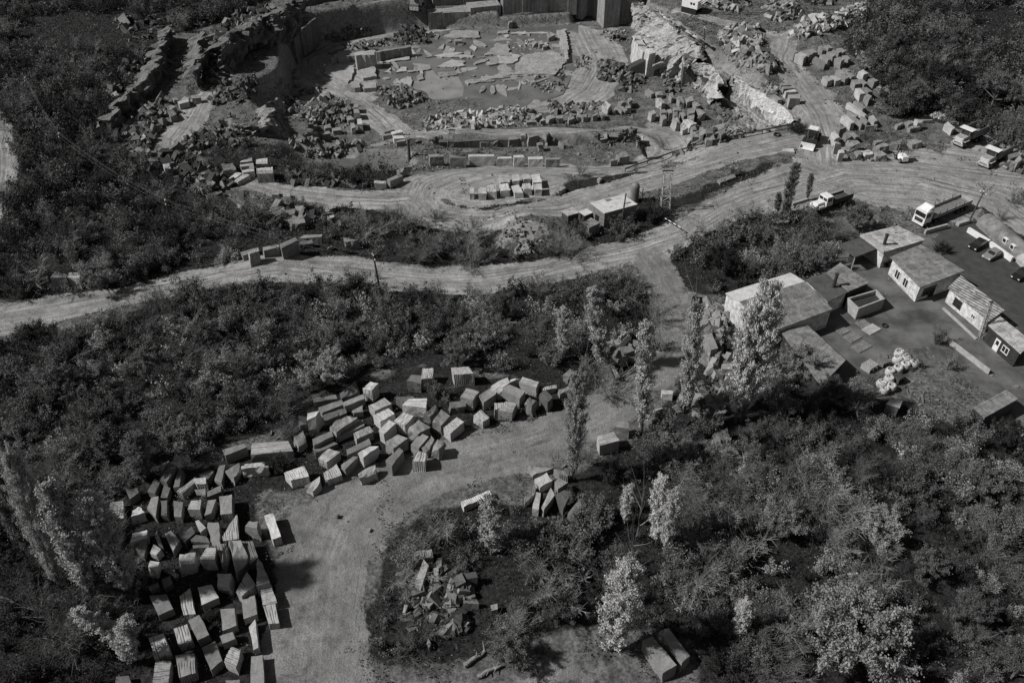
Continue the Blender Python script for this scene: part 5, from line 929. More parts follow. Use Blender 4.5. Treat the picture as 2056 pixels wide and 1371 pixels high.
def car(label, c, f, body, g):
    r = vroot('parked_car', label, 'car', c, f, g); L, Wd = 4.1, 1.62
    vs = []; prof = [(-L/2, .35), (-L/2, .85), (-1.5, .92), (-1.05, 1.38), (.35, 1.4), (.95, .93), (L/2-.1, .82), (L/2, .4)]
    n = len(prof); b_ = MB(); 
    for s_ in (-1, 1):
        for x, z in prof: vs.append((x, s_*Wd/2*(.82 if z > 1.2 else 1), z))
    b_.add(vs, [tuple(range(n-1, -1, -1)), tuple(range(n, 2*n))]+[(i, (i+1) % n, n+(i+1) % n, n+i) for i in range(n)]); bo = b_.build('body', MAT[body], r)
    part(MB().add([(.9, -.66, .97), (.9, .66, .97), (.4, .58, 1.37), (.4, -.58, 1.37)], [(0, 1, 2, 3)]).add([(.93, -.66, .97), (.93, .66, .97), (.43, .58, 1.37), (.43, -.58, 1.37)], [(0, 1, 2, 3)]), 'windscreen', 'glass', bo)
    part(MB().add([(-1.48, -.66, .96), (-1.48, .66, .96), (-1.08, .58, 1.36), (-1.08, -.58, 1.36)], [(3, 2, 1, 0)]).add([(-1.52, -.66, .96), (-1.52, .66, .96), (-1.12, .58, 1.36), (-1.12, -.58, 1.36)], [(3, 2, 1, 0)]), 'rear_window', 'glass', bo)
    for s_ in (-1, 1):
        y = s_*(.8); part(MB().add([(-1.35, y*1.0, .95), (.8, y*1.0, .95), (.32, y*.88, 1.36), (-1.0, y*.88, 1.36), (-1.35, y*.97, .95), (.8, y*.97, .95), (.32, y*.84, 1.36), (-1.0, y*.84, 1.36)], [(0, 1, 2, 3), (7, 6, 5, 4), (0, 1, 5, 4), (2, 3, 7, 6)]), 'side_window', 'glass', bo)
        part(MB().box((L/2-.02, s_*.6, .62), (.08, .3, .15)), 'headlight', 'white', bo)
    wheels(r, [(1.25, -.72), (1.25, .72), (-1.25, -.72), (-1.25, .72)], .3, .2)
GC = 'cars parked in the dark yard'
MAT['car_lt'] = simple('silver_paint', .2, .05, 2, .35, .5); MAT['car_dk'] = simple('black_paint', .015, .05, 2, .25, .6)
car('black car parked by the first white barrier', (1962,496), (1944,507), 'car_dk', GC)
car('light grey saloon car parked by the second white barrier', (1991,516), (1972,526), 'car_lt', GC)
car('black car parked alone at the far right edge', (2048,556), (2030,568), 'car_dk', GC)
# crane on the plateau
r = vroot('crawler_crane', 'white cabbed crawler crane at the top edge with boom rising', 'crane', (1388,24), (1400,27))
part(MB().box((0, 0, 2.6), (5.2, 3.0, 2.3)), 'cab', 'white', r); part(MB().box((0, 0, 1.2), (2.4, 2.4, .6)), 'turntable', 'dark', r)
for s_ in (-1, 1): part(MB().box((0, s_*1.4, .55), (5.0, .7, 1.1), 0, .95), 'track', 'rubber', r)
for y in (-.6, .6): part(MB().box((1.4, -1.52, 2.8), (.6, .08, .6)) if y < 0 else MB().box((.5, -1.52, 2.8), (.6, .08, .6)), 'window', 'glass', r)
bm = MB(); P0, P1 = Vector((2.4, 0, 2.0)), Vector((13, 0, 13))
for i in range(10):
    a0, a1 = P0.lerp(P1, i/10), P0.lerp(P1, (i+1)/10)
    for dy, dz in ((-.5, 0), (.5, 0), (-.5, .8), (.5, .8)): bm.tube(a0+Vector((0, dy, dz)), a1+Vector((0, dy, dz)), .07, .07, 4)
    bm.tube(a0+Vector((0, -.5, 0)), a1+Vector((0, -.5, .8)), .05, .05, 3); bm.tube(a0+Vector((0, .5, .8)), a1+Vector((0, -.5, 0)), .05, .05, 3)
part(bm, 'boom', 'white', r)
# quarry dumper at the top
r = vroot('quarry_machine', 'squat grey quarry machine on the bench road at the top', 'machine', (836,20), (836,28))
part(MB().box((-.6, 0, 2.2), (3.4, 3.2, 2.4), 0, .9), 'body', 'conc', r); part(MB().box((1.6, 0, 1.4), (1.2, 3.0, 1.6), 0, .9), 'bonnet', 'grey', r)
gr = MB()
for k in range(6): gr.box((2.28, -1.2+k*.48, 1.0), (.1, .25, 1.0))
part(gr, 'grille', 'white', r); part(MB().box((1.0, .6, 3.0), (1.0, 1.2, .8)), 'window', 'glass', r); wheels(r, [(1.4, -1.7), (1.4, 1.7), (-1.6, -1.7), (-1.6, 1.7)], .85, .6)
# cable drum
r = vroot('cable_drum', 'dark paired cable drum standing on the pit floor', 'drum', (1238,80), (1248,80))
part(MB().tube((-1.2, 0, 1), (1.2, 0, 1), .5, .5, 14), 'core', 'dark', r)
for x in (-1.2, 0, 1.2): part(MB().tube((x-.06, 0, 1), (x+.06, 0, 1), 1.1, 1.1, 18), 'flange', 'grey', r)
# excavator wreck / canvas shelter near cliff foot
r = vroot('stone_shelter', 'dark tarpaulin shelter leaning under the sunlit cliff', 'shelter', (1275,150), (1290,150))
part(MB().add([(-3, -2, 0), (3, -2, 0), (3, 2, 0), (-3, 2, 0), (-1.5, -1.4, 2.5), (3, -1, 4.6), (3, 1.5, 4.6), (-1.5, 1.4, 2.5)], [(3, 2, 1, 0), (4, 5, 6, 7), (0, 1, 5, 4), (1, 2, 6, 5), (2, 3, 7, 6), (3, 0, 4, 7)]), 'cover', 'dark', r)
# ---------------------------------------------------------------- big white bags and pallets in the yard
def bag_mesh(seed):
    r = random.Random(seed); b_ = MB(); b_.lathe([(.5, 0), (.68, .25), (.72, .6), (.62, .95), (.56, 1.1), (.47, 1.08), (.42, .85), (.38, .7), (.05, .66)], 14)
    b_.v = [(x*(1+.12*mnoise.noise(Vector((x*2+seed, y*2, z*2)))), y*(1+.12*mnoise.noise(Vector((x*2, y*2+seed, z*2)))), z*(1+.1*mnoise.noise(Vector((x+seed, y, 0))))) for x, y, z in b_.v]; return b_
BAGS = [(1120,108),(1108,155),(1172,148),(1230,185),(1166,195),(1112,222),(1055,245),(1045,300),(990,335),(1010,380),(1062,358)]
BL_ = ['topmost white bulk bag of the cluster','second highest white bulk bag, at left','white bulk bag right of the two topmost','rightmost white bulk bag, slumped beside a bush','small white bulk bag tucked behind the large central one','large white bulk bag in the middle of the cluster','round white bulk bag left of the central one','white bulk bag below the middle, left of a dark crate','leftmost low white bulk bag of the bottom trio','lowest white bulk bag of the bottom trio','rightmost white bulk bag of the bottom trio']
for i, (x, y) in enumerate(BAGS):
    q = cv('D', [x, y+22])[0]; a = at(*q); root = empty('bulk_bag', a, i*1.3); tag(root, BL_[i], 'bag', 'white bulk bags behind the shed')
    root.scale = (1.05, 1.05, 1.05); bag_mesh(i).build('sack', MAT['bag'], root, smooth=True)
    st = MB()
    for k in range(4):
        t = k*math.pi/2+.4; st.tube((.5*math.cos(t), .5*math.sin(t), 1.0), (.3*math.cos(t+.3), .3*math.sin(t+.3), 1.35), .04, .04, 4); st.tube((.3*math.cos(t+.3), .3*math.sin(t+.3), 1.35), (.5*math.cos(t+.7), .5*math.sin(t+.7), 1.0), .04, .04, 4)
    st.build('strap', MAT['bag'], root)
def crate(label, px, sx, sy, h, rz, mat, name='pallet'):
    a = at(*px); root = empty(name, a, rz); tag(root, label, 'pallet'); b_ = MB()
    for k in range(5): b_.box((0, -sy/2+sy*(k+.5)/5, h), (sx, sy/5*.75, .05))
    b_.build('deck', MAT[mat], root); b_ = MB()
    for k in (-1, 0, 1): b_.box((k*sx*.45, 0, h/2), (.12, sy, h))
    b_.build('bearer', MAT[mat], root)
crate('square pale pallet stack left of the white bags', (1744,740), 2.0, 1.6, .9, .6, 'conc'); crate('broken open crate between pallet stack and bags', (1772,732), 1.3, 1.3, .9, .4, 'grey', 'crate')
crate('thin pallet lying above the broken crate', (1773,715), 1.2, 1.0, .2, -.2, 'grey'); crate('dark crate right of the lower bags', (1801,766), 1.3, 1.3, 1.2, .5, 'wood', 'crate')
crate('weathered pallet leaning left of the lowest bags', (1751,768), 1.2, 1.8, .4, .9, 'wood')

def tyre(label, px, r, k):
    a = at(*px); b_ = MB(); N, n2 = 18, 6; vs = []
    for i in range(N):
        t = 2*math.pi*i/N
        for j in range(n2):
            q = 2*math.pi*j/n2; rr = r-.2*r+.28*r*math.cos(q); vs.append((rr*math.cos(t), rr*math.sin(t), .16+.28*r*math.sin(q)))
    b_.add(vs, [(i*n2+j, ((i+1) % N)*n2+j, ((i+1) % N)*n2+(j+1) % n2, i*n2+(j+1) % n2) for i in range(N) for j in range(n2)])
    o = b_.build('tyre', MAT['rubber']); o.location = a; o.rotation_euler = (.1*k, .05, 0); tag(o, label, 'tyre', 'old tyres lying on the quarry ground')
tyre('old tyre lying under the long pipe near its right end', (1560,272), .8, 1); tyre('old tyre on the grassy strip right of the lattice mast', (1474,345), .7, 0); tyre('tyre lying before the concrete bin corner', (1776,655), .5, 1)
for o in [q for q in COL.objects if q.parent is None and q.name.split('.')[0] in ('main_house', 'flat_roof_house', 'corrugated_house', 'gabled_shed', 'lower_shed', 'pump_shed', 'boiler_shed')]:
    rf = [c for c in o.children if c.name.startswith('roof')][-1]; me = rf.data; n_ = len(me.vertices)//2; tp = [me.vertices[i].co for i in range(n_, 2*n_)]
    if len(tp) != 4: continue
    for k in range(5):
        u, v = rnd.uniform(.1, .8), rnd.uniform(.1, .8); du, dv = rnd.uniform(.08, .2), rnd.uniform(.04, .16)
        f = lambda a, b: (tp[0]*(1-a)*(1-b)+tp[1]*a*(1-b)+tp[2]*a*b+tp[3]*(1-a)*b)
        c4 = [f(u, v), f(u+du, v), f(u+du, v+dv), f(u, v+dv)]; b_ = MB(); b_.prism([(p.x, p.y) for p in c4], [p.z+.004 for p in c4], [p.z+.05 for p in c4]); b_.build('roof_patch', (rf.data.materials[0] if rnd.random() < .6 else MAT['roof_b']), rf, uv=True)

# ---------------------------------------------------------------- rubble heaps
def stones(cent, size, rng, flat=.6):
    n = len(cent); base = np.array([(-1, -1, -1), (1, -1, -1), (1, 1, -1), (-1, 1, -1), (-1, -1, 1), (1, -1, 1), (1, 1, 1), (-1, 1, 1)], float)
    v = base[None]*np.stack([size*rng.uniform(.7, 1.5, n), size*rng.uniform(.4, .9, n), size*rng.uniform(.2, flat*.9, n)], -1)[:, None]*.5
    v = v*(1+rng.uniform(-.3, .12, (n, 8, 3)))
    q = rng.normal(size=(n, 4)); q[:, 0] += .9; q /= np.linalg.norm(q, axis=1)[:, None]; w_, x, y, z = q.T
    R = np.stack([1-2*(y*y+z*z), 2*(x*y-z*w_), 2*(x*z+y*w_), 2*(x*y+z*w_), 1-2*(x*x+z*z), 2*(y*z-x*w_), 2*(x*z-y*w_), 2*(y*z+x*w_), 1-2*(x*x+y*y)], -1).reshape(n, 3, 3)
    v = np.einsum('nij,nkj->nki', R, v)+cent[:, None]
    f = np.array([(3, 2, 1, 0), (4, 5, 6, 7), (0, 1, 5, 4), (1, 2, 6, 5), (2, 3, 7, 6), (3, 0, 4, 7)])
    return v.reshape(-1, 3), (f[None]+np.arange(n)[:, None, None]*8).reshape(-1, 4)
def inpoly(poly, n, rng):
    P_ = np.array(poly); lo, hi = P_.min(0), P_.max(0); out = []; k = 0
    while k < n:
        c = rng.uniform(lo, hi, (n*3, 2)); s = sdpoly(poly, c[:, 0], c[:, 1]); c = c[s < 0]; out.append(c); k += len(c)
        if len(out) > 60: break
    return np.concatenate(out)[:n]
RUB = [('3',[0,360,200,340,400,350,440,400,200,420,0,430],70,1.0,.4,'p','stones and chips between the pit pools'),('3',[200,560,500,560,540,700,380,740,200,680],90,1.0,.4,'m','debris strewn on the right side of the pit floor'),('3',[40,430,180,380,480,380,540,560,340,620,120,560],60,.8,.3,'p','thin chips over the broad pale ledge of the pit'),('3',[760,250,1020,240,1050,340,880,330],40,.9,.4,'m','stones along the back of the pit floor'),('3',[620,420,740,460,720,560,560,520],40,.8,.3,'m','stones by the inner pit track'),
 ('3',[-40,870,60,845,260,870,300,900,140,1000,-40,1005,-160,940],300,1.3,1.2,'p','long bank of broken stone left of the pit road blocks'),
 ('2',[1370,960,1500,900,1800,890,2037,870,2037,1000,1800,1020,1420,1040],330,1.4,1.3,'p','bright rubble bank on the far side of the quarry road'),
 ('2',[1000,710,1150,700,1320,740,1370,800,1180,870,1060,810],170,1.4,1.1,'m','rubble cone at the edge of the bright pool'),
 ('2',[270,750,400,740,430,860,330,900],70,1.2,.5,'m','narrow stone spill left of the pit road'),('2',[400,880,640,790,790,820,800,940,600,1000,400,950],200,1.4,1.2,'m','wide rubble heap between the pit road and dark wall'),
 ('2',[400,730,590,690,600,715,450,760],50,1.1,.5,'m','thin row of stones along the pit road'),('2',[560,300,800,200,980,230,900,290,700,320],120,1.2,.6,'m','stone scatter below the tall shaded wall'),
 ('2',[1110,310,1180,210,1330,190,1440,300,1400,370,1150,370],170,1.3,1.4,'d','dark rubble heap behind the pool'),('2',[740,360,1000,330,1110,300,1130,370,830,400],90,1.0,.7,'m','rubble above the long ledge wall'),
 ('2',[440,1190,700,1150,900,1130,900,1170,650,1220,450,1240],110,1.3,.5,'m','stacked thin slabs above the little pond'),('2',[330,1150,430,1080,560,1110,580,1150],60,1.3,.6,'m','flat slabs above the pond bank'),
 ('3',[780,500,900,480,1080,560,1160,620,1080,720,960,720,940,640,790,640],200,1.5,1.3,'d','dark broken stone under the tarpaulin shelter'),('3',[1300,640,1400,620,1440,720,1330,760],70,1.1,1.0,'d','fine stones beneath the dark cliff recess'),
 ('3',[400,800,560,830,800,810,820,860,560,900,400,900],90,1.1,.6,'m','stones along the pit side of the road bank'),('3',[1650,840,1800,850,1920,920,1840,960,1700,900],90,1.1,.7,'d','stones at the foot of the lower sunlit wall'),
 ('3',[1380,1200,1560,1150,1750,1090,1980,1010,2000,1040,1750,1120,1400,1230],150,1.0,.5,'m','line of rubble above the long pipe'),('3',[700,1090,900,1060,1080,1040,1060,1110,880,1160,730,1140],110,1.2,.6,'m','stone scatter inside the flooded trench end'),
 ('k',[1020,380,1150,300,1300,290,1480,330,1500,470,1350,560,1180,560,1050,470],330,1.5,2.2,'p','large rubble heap on the plateau beside the sunlit cliff'),('k',[1180,600,1350,560,1600,620,1690,730,1500,760,1250,680],160,1.7,1.2,'m','coarse stones on the plateau above four white blocks'),
 ('k',[1500,130,1560,60,1700,60,1900,130,1900,200,1650,230,1560,210],240,1.6,2.0,'p','rubble cone in the fork of the upper roads'),('k',[900,20,1300,0,1330,100,1200,130,1000,90],170,1.7,1.6,'m','rubble heap right of the crane'),
 ('k',[1480,860,1560,860,1700,960,1640,1000,1540,980],80,.8,.6,'p','fine pale chippings left of four white blocks'),('4',[320,250,400,200,560,160,620,140,800,60,900,30,920,90,780,190,560,260,400,300,330,320],420,1.6,2.0,'p','large bright rubble bank along the upper right road'),
 ('4',[400,0,650,0,640,40,480,40],90,1.5,1.2,'m','rubble at the top edge above the upper fork'),('4',[790,310,940,330,960,500,860,520,820,420],110,1.4,.8,'m','stones between the right block rows and bushes'),
 ('4',[940,620,1100,640,1090,720,980,700],50,1.3,.6,'m','stones among bushes right of the white rows'),('4',[740,1140,1000,1150,960,1200,760,1190],60,.9,.4,'m','chippings before the lowest right blocks'),
 ('4',[1860,1100,2056,1150,2056,1290,1960,1280,1840,1200],110,1.6,1.0,'m','rubble beside the lower dump truck'),('4',[1370,850,1480,860,1560,930,1500,900,1380,880],60,.9,.7,'p','low stone berm behind the upper dump truck'),
 ('7',[10,560,80,450,200,390,380,420,410,500,330,560,180,620,20,600],70,.5,.15,'m','pale spoil mound left of the diesel shed'),('7',[20,600,400,600,560,620,400,650,0,680],80,1.0,.4,'m','stones along the bank below the spoil mound'),
 ('C',[870,30,960,0,1080,60,1060,150,960,180,900,120],90,1.2,1.1,'m','heap of split stones left of the side track'),('C',[1500,420,1640,400,1860,440,1860,560,1640,600,1420,560],230,1.6,1.1,'m','tumbled dark stones between the track and poplars'),
 ('C',[1680,840,1820,830,1880,1000,1760,1060],120,1.2,.7,'m','dark stones sliding down among the lower bushes'),('7',[1520,1040,1700,1080,1800,1180,1780,1371,1600,1371,1620,1200],150,1.5,.9,'m','dark rubble before the white shed wall'),
 ('F',[1200,520,1540,480,1760,560,1800,740,1560,800,1300,760],150,1.2,.8,'m','broken stones beneath the fallen branches'),('F',[1150,840,1450,830,1700,870,1700,980,1300,960],90,1.0,.5,'d','half buried stones on the foreground bank'),
 ('0',[235,40,330,0,430,0,420,60,340,60,260,100],120,1.7,1.2,'d','stones on the upper left hillside'),('0',[180,170,250,110,330,90,300,140,220,200],120,1.5,1.0,'d','stones behind the left ridge'),
 ('0',[250,280,270,220,330,200,345,215,300,300,270,320],170,1.6,1.3,'m','tumbled boulders right of the left ridge'),('0',[430,60,520,20,600,40,590,80,480,110,450,160,425,130],260,2.2,2.5,'d','chaotic broken rock above the left pit wall'),
 ('0',[410,140,450,150,470,200,430,215],80,1.3,1.0,'d','rubble between the upper left terraces'),('0',[470,170,510,150,518,190,480,210],70,1.2,.8,'d','rubble on the ledge beside the left pit wall'),
 ('0',[370,280,470,230,480,290,420,330,370,310],120,1.2,.8,'d','small stones beneath the flat topped outcrop'),('0',[280,330,350,300,450,340,480,380,420,385,330,370],80,1.7,.6,'d','boulders on the bank below the left track'),
 ('0',[480,400,560,405,620,430,700,440,690,460,560,440,480,420],80,1.8,.5,'m','outcropping slabs above the middle road'),('0',[570,340,620,345,760,370,740,378,580,372],50,1.2,.4,'d','stones round the small pond'),
 ('0',[1300,40,1400,110,1460,150,1500,170,1450,180,1380,140,1290,70],120,1.3,.6,'p','broken stones along the crest of the sunlit cliff'),('0',[1285,100,1330,105,1400,170,1440,200,1400,180,1330,150],120,1.2,.8,'p','fallen pale stones on the sunlit cliff ledge'),
 ('C',[1560,60,1700,80,1840,250,1820,380,1700,360,1650,180],130,1.5,.9,'m','broken stone pile along the verge below the large shed'),('0',[212,246,232,224,252,198,284,170,306,136,328,100,340,60,348,64,336,104,312,142,290,178,262,206,242,232,222,254],130,1.2,.5,'d','broken stones along the crest of the left ridge'),('0',[1380,245,1480,245,1560,262,1480,285,1380,300],90,.9,.3,'m','gravelly stones below the cliff end')]
for k, (c, q, n, sz, hh_, tone, lab) in enumerate(RUB):
    px = cv(c, q); pl = [at(a, max(b, -8))[:2] for a, b in px]; rg = np.random.RandomState(k+50); area_ = abs(sum(pl[i][0]*pl[(i+1) % len(pl)][1]-pl[(i+1) % len(pl)][0]*pl[i][1] for i in range(len(pl))))/2
    pts = inpoly(pl, n, rg); s = -sdpoly(pl, pts[:, 0], pts[:, 1]); sm_ = max(s.max(), .1)
    size = sz*np.minimum(.32+rg.gamma(1.8, .24, len(pts)), 1.5); z = hzv(pts[:, 0], pts[:, 1])+hh_*(s/sm_)**.7*rg.uniform(.5, 1, len(pts))
    V_, F_ = stones(np.stack([pts[:, 0], pts[:, 1], z+size*.1], -1), size*1.25, rg)
    # core of the heap so that stones do not float
    n2 = n//3; pts2 = inpoly(pl, n2, rg); s2 = -sdpoly(pl, pts2[:, 0], pts2[:, 1]); z2 = hzv(pts2[:, 0], pts2[:, 1])+hh_*(s2/sm_)**.7*.3
    V2, F2 = stones(np.stack([pts2[:, 0], pts2[:, 1], z2], -1), sz*rg.uniform(.8, 1.5, n2), rg, 1.0)
    V_ = np.concatenate([V_, V2]); F_ = np.concatenate([F_, F2+len(V_)-len(V2)])
    tn = np.repeat(rg.choice([.35, .6, .9, 1.15, 1.4], len(V_)//8, p=[.2, .25, .25, .2, .1]), 8)
    tag(mesh_np('rubble_heap', V_, F_, MAT[{'p': 'r_lt', 'm': 'r_mid', 'd': 'r_dk'}[tone]], attrs={'tone': tn}), lab, 'rubble', None, 'stuff')
# loose chippings over scrub ground of the quarry
rg = np.random.RandomState(5); cand = np.stack([rg.uniform(-120, 120, 26000), rg.uniform(60, 300, 26000)], -1)
gi = np.clip(np.searchsorted(GX, cand[:, 0]), 0, NX-1); gj = np.clip(np.searchsorted(GY, cand[:, 1]), 0, NY-1)
okm = ((dirt[gi, gj] < .35) | (rg.rand(len(cand)) < .05)) & (veg[gi, gj] < .5) & (vn(cand[:, 0], cand[:, 1], 6, 1) > .45) & ((yv[gi, gj] > 1) | (rg.rand(len(cand)) < .12)) & (pv[gi, gj] > 1)
cand = cand[okm][:7000]; sz = rg.uniform(.2, .75, len(cand))
V_, F_ = stones(np.stack([cand[:, 0], cand[:, 1], hzv(cand[:, 0], cand[:, 1])+.05], -1), sz, rg)
tag(mesh_np('loose_chippings', V_, F_, MAT['g_mid']), 'small loose stone chips scattered over the bare quarry ground', 'chippings', None, 'stuff')
# felled logs and brushwood near the bottom
def log(p0, p1, r, lab):
    a, b2 = Vector(at(*p0)), Vector(at(*p1)); o = a.copy(); b_ = MB(); d = b2-a; N = 6; pr = Vector((0, 0, r))
    for i in range(1, N+1):
        q = d*(i/N)+Vector((rnd.uniform(-.1, .1), rnd.uniform(-.1, .1), r+rnd.uniform(0, .1))); b_.tube(pr, q, r*(1-.4*(i-1)/N), r*(1-.4*i/N), 8); pr = q
    for k in range(3):
        t = rnd.uniform(.5, 1); q = d*t+Vector((0, 0, r)); b_.tube(q, q+Vector((rnd.uniform(-1, 1), rnd.uniform(-1, 1), rnd.uniform(.3, 1))), r*.4, r*.15, 5)
    ob = b_.build('fallen_log', MAT['bark_lt']); ob.location = o; tag(ob, lab, 'log')
log((932,1338), (974,1310), .28, 'upper left felled log lying near the bottom edge'); log((958,1360), (1006,1338), .26, 'lower right felled log lying near the bottom edge')
log((1190,1212), (1236,1164), .12, 'thin dark dead stem slanting left of the broad poplar')

# ---------------------------------------------------------------- plants
def leaves(c, sz, rng, up=None):
    n = len(c); a = rng.normal(size=(n, 3)); a /= np.linalg.norm(a, axis=1)[:, None]
    b = rng.normal(size=(n, 3)); b -= (a*b).sum(1)[:, None]*a; b /= np.linalg.norm(b, axis=1)[:, None]
    a = a*sz[:, None]; b = b*sz[:, None]*.62
    v = np.stack([c-a, c-b*.9+a*.15, c+a, c+b*.9+a*.15], 1).reshape(-1, 3)
    return v, np.arange(4*n).reshape(n, 4)
def tubes(seg):
    """seg rows: x0 y0 z0 x1 y1 z1 r0 r1 -> 3-sided tapered tubes"""
    s = np.asarray(seg, float); p0, p1, r0, r1 = s[:, :3], s[:, 3:6], s[:, 6], s[:, 7]; d = p1-p0; d /= (np.linalg.norm(d, axis=1)[:, None]+1e-9)
    h = np.where(np.abs(d[:, 2:3]) > .9, np.array([[1., 0, 0]]), np.array([[0, 0, 1.]])); a = np.cross(d, h); a /= np.linalg.norm(a, axis=1)[:, None]; b = np.cross(d, a); vs = []
    for p, r in ((p0, r0), (p1, r1)):
        for k in range(3):
            t = 2*math.pi*k/3; vs.append(p+(a*math.cos(t)+b*math.sin(t))*r[:, None])
    v = np.stack(vs, 1).reshape(-1, 3); f = np.array([(0, 1, 4, 3), (1, 2, 5, 4), (2, 0, 3, 5)])
    return v, (f[None]+np.arange(len(s))[:, None, None]*6).reshape(-1, 4)
def fan(rng, R, Ht, nb, el0, el1, r0, twig=3, curve=.5):
    """branches fanning up from the ground; returns segments and twig sample points"""
    seg, pts = [], []
    for k in range(nb):
        az = rng.uniform(0, 6.283); el = math.radians(rng.uniform(el0, el1)); L = Ht*rng.uniform(.6, 1.08)
        d = np.array([math.cos(az)*math.cos(el)*R/Ht*1.5, math.sin(az)*math.cos(el)*R/Ht*1.5, math.sin(el)]); d /= np.linalg.norm(d)
        p = np.array([rng.normal()*.12, rng.normal()*.12, -.2]); N = 6; rr = r0*rng.uniform(.6, 1)
        for i in range(N):
            d2 = d+np.array([rng.normal()*.12, rng.normal()*.12, curve*.12+rng.normal()*.05]); d2 /= np.linalg.norm(d2); q = p+d2*L/N
            seg.append((*p, *q, rr*(1-i/N*.85), rr*(1-(i+1)/N*.85))); 
            if i >= 1:
                for j in range(twig):
                    e = d2*rng.uniform(.3, 1)+rng.normal(size=3)*.55; e[2] = abs(e[2])*.8+.1; e /= np.linalg.norm(e); l = L*rng.uniform(.12, .3)*(1-.4*i/N); q0 = p+(q-p)*rng.uniform(0, 1)
                    q1 = q0+e*l; seg.append((*q0, *q1, rr*.3, rr*.1)); pts.append((q0, q1))
            p, d = q, d2
        pts.append((p-d*.3, p+d*.2))
    return seg, pts
def leafcloud(rng, pts, n, spread, s0, s1):
    i = rng.randint(0, len(pts), n); t = rng.uniform(.15, 1.1, n)[:, None]; A = np.array([p[0] for p in pts])[i]; B = np.array([p[1] for p in pts])[i]
    c = A+(B-A)*t+rng.normal(size=(n, 3))*spread; c[:, 2] = np.maximum(c[:, 2], .05); return leaves(c, rng.uniform(s0, s1, n), rng)
def proto(kind, seed, mat, bark):
    rng = np.random.RandomState(seed)
    if kind == 'bush': seg, pts = fan(rng, 2.2, 3.2, 20, 25, 85, .05, 4); cl = leafcloud(rng, pts, 4200, .16, .055, .12)
    elif kind == 'round': seg, pts = fan(rng, 2.6, 3.0, 26, 8, 80, .05, 5); cl = leafcloud(rng, pts, 5200, .15, .06, .125)
    elif kind == 'sparse': seg, pts = fan(rng, 2.0, 3.6, 14, 40, 88, .05, 5); cl = leafcloud(rng, pts, 2000, .12, .05, .105)
    elif kind == 'big':
        seg, pts = [], []
        for k in range(9):
            az = k*2.4; el = math.radians(rng.uniform(20, 75)) if k else 1.5; d = np.array([math.cos(az)*math.cos(el), math.sin(az)*math.cos(el), math.sin(el)]); p0 = np.array([0, 0, rng.uniform(.5, 2.0)]); p1 = p0+d*rng.uniform(2.6, 4)
            seg.append((0, 0, -.3, *p0, .22, .18)); seg.append((*p0, *p1, .13, .07)); s2, q2 = fan(rng, 2.0, 2.4, 9, 5, 85, .04, 4)
            seg += [(a[0]+p1[0], a[1]+p1[1], a[2]+p1[2], a[3]+p1[0], a[4]+p1[1], a[5]+p1[2], a[6], a[7]) for a in s2]; pts += [(a+p1, b+p1) for a, b in q2]
        cl = leafcloud(rng, pts, 15000, .16, .07, .14)
    elif kind in ('poplar', 'wide'):
        W0 = 1.0 if kind == 'poplar' else 1.75; seg, pts = [], []; Hh = 12.0; lean = rng.normal(size=2)*.2; pr = np.array([0, 0, -.4])
        for i in range(1, 13):
            q = np.array([lean[0]*(i/12)**2+rng.normal()*.05, lean[1]*(i/12)**2+rng.normal()*.05, Hh*i/12]); seg.append((*pr, *q, .2*(1-(i-1)/13), .2*(1-i/13))); 
            for k in range(13 if W0 == 1 else 26):
                z = rng.uniform(pr[2], q[2]); f = max(z, .3)/Hh; w_ = 1.5*(f**.5)*(1.05-f)**.55*1.5*rng.uniform(.5, 1.15)*W0+.08; az = rng.uniform(0, 6.283)
                q0 = pr+(q-pr)*rng.uniform(0, 1); q1 = q0+np.array([math.cos(az)*w_, math.sin(az)*w_, rng.uniform(1.0, 2.0)*min(1, 2.2*(1.04-f))]); seg.append((*q0, *q1, .04, .012))
                if f > .08: pts.append((q0+(q1-q0)*.25, q1))
            pr = q
        cl = leafcloud(rng, pts, 15000 if W0 == 1 else 30000, .13, .06, .12)
    V1, F1 = tubes(seg); V2, F2 = cl
    root = empty({'bush': 'bush', 'round': 'bush', 'sparse': 'bush', 'big': 'leafy_tree', 'poplar': 'poplar_tree', 'wide': 'poplar_tree'}[kind])
    mesh_np('trunk', V1, F1, bark, root); mesh_np('crown', V2, F2, mat, root); return root
def copy_tree(o):
    c = o.copy(); COL.objects.link(c)
    for ch in o.children: k = ch.copy(); COL.objects.link(k); k.parent = c
    return c
PR = {}
for kind, nn in (('bush', 5), ('round', 4), ('sparse', 4), ('big', 3), ('poplar', 4), ('wide', 3)):
    for tone in 'abc':
        if kind in ('poplar', 'wide') and tone == 'c': continue
        for i in range(nn if tone == 'b' else max(2, nn-2)):
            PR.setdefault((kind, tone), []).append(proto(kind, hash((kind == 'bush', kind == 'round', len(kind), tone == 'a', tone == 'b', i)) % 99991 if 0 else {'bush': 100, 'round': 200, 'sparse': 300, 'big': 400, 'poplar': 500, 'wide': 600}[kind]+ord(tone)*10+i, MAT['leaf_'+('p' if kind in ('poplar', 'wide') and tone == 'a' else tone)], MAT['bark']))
first = set()
def plant(kind, tone, loc, s, sz=None, rz=None, lean=None):
    o = rnd.choice(PR[(kind, tone)])
    if o.name in first: o = copy_tree(o)
    else: first.add(o.name)
    o.location = (loc[0], loc[1], loc[2]-.1); o.scale = (s, s, sz or s); e = (0, 0, rnd.uniform(0, 6.28) if rz is None else rz)
    if lean:  # lean vector (dx, dy per metre) turned into a tilt
        q = Vector((0, 0, 1)).rotation_difference(Vector((lean[0], lean[1], 1)).normalized())@Matrix.Rotation(e[2], 3, 'Z').to_quaternion(); o.rotation_euler = q.to_euler()
    else: o.rotation_euler = e
    return o
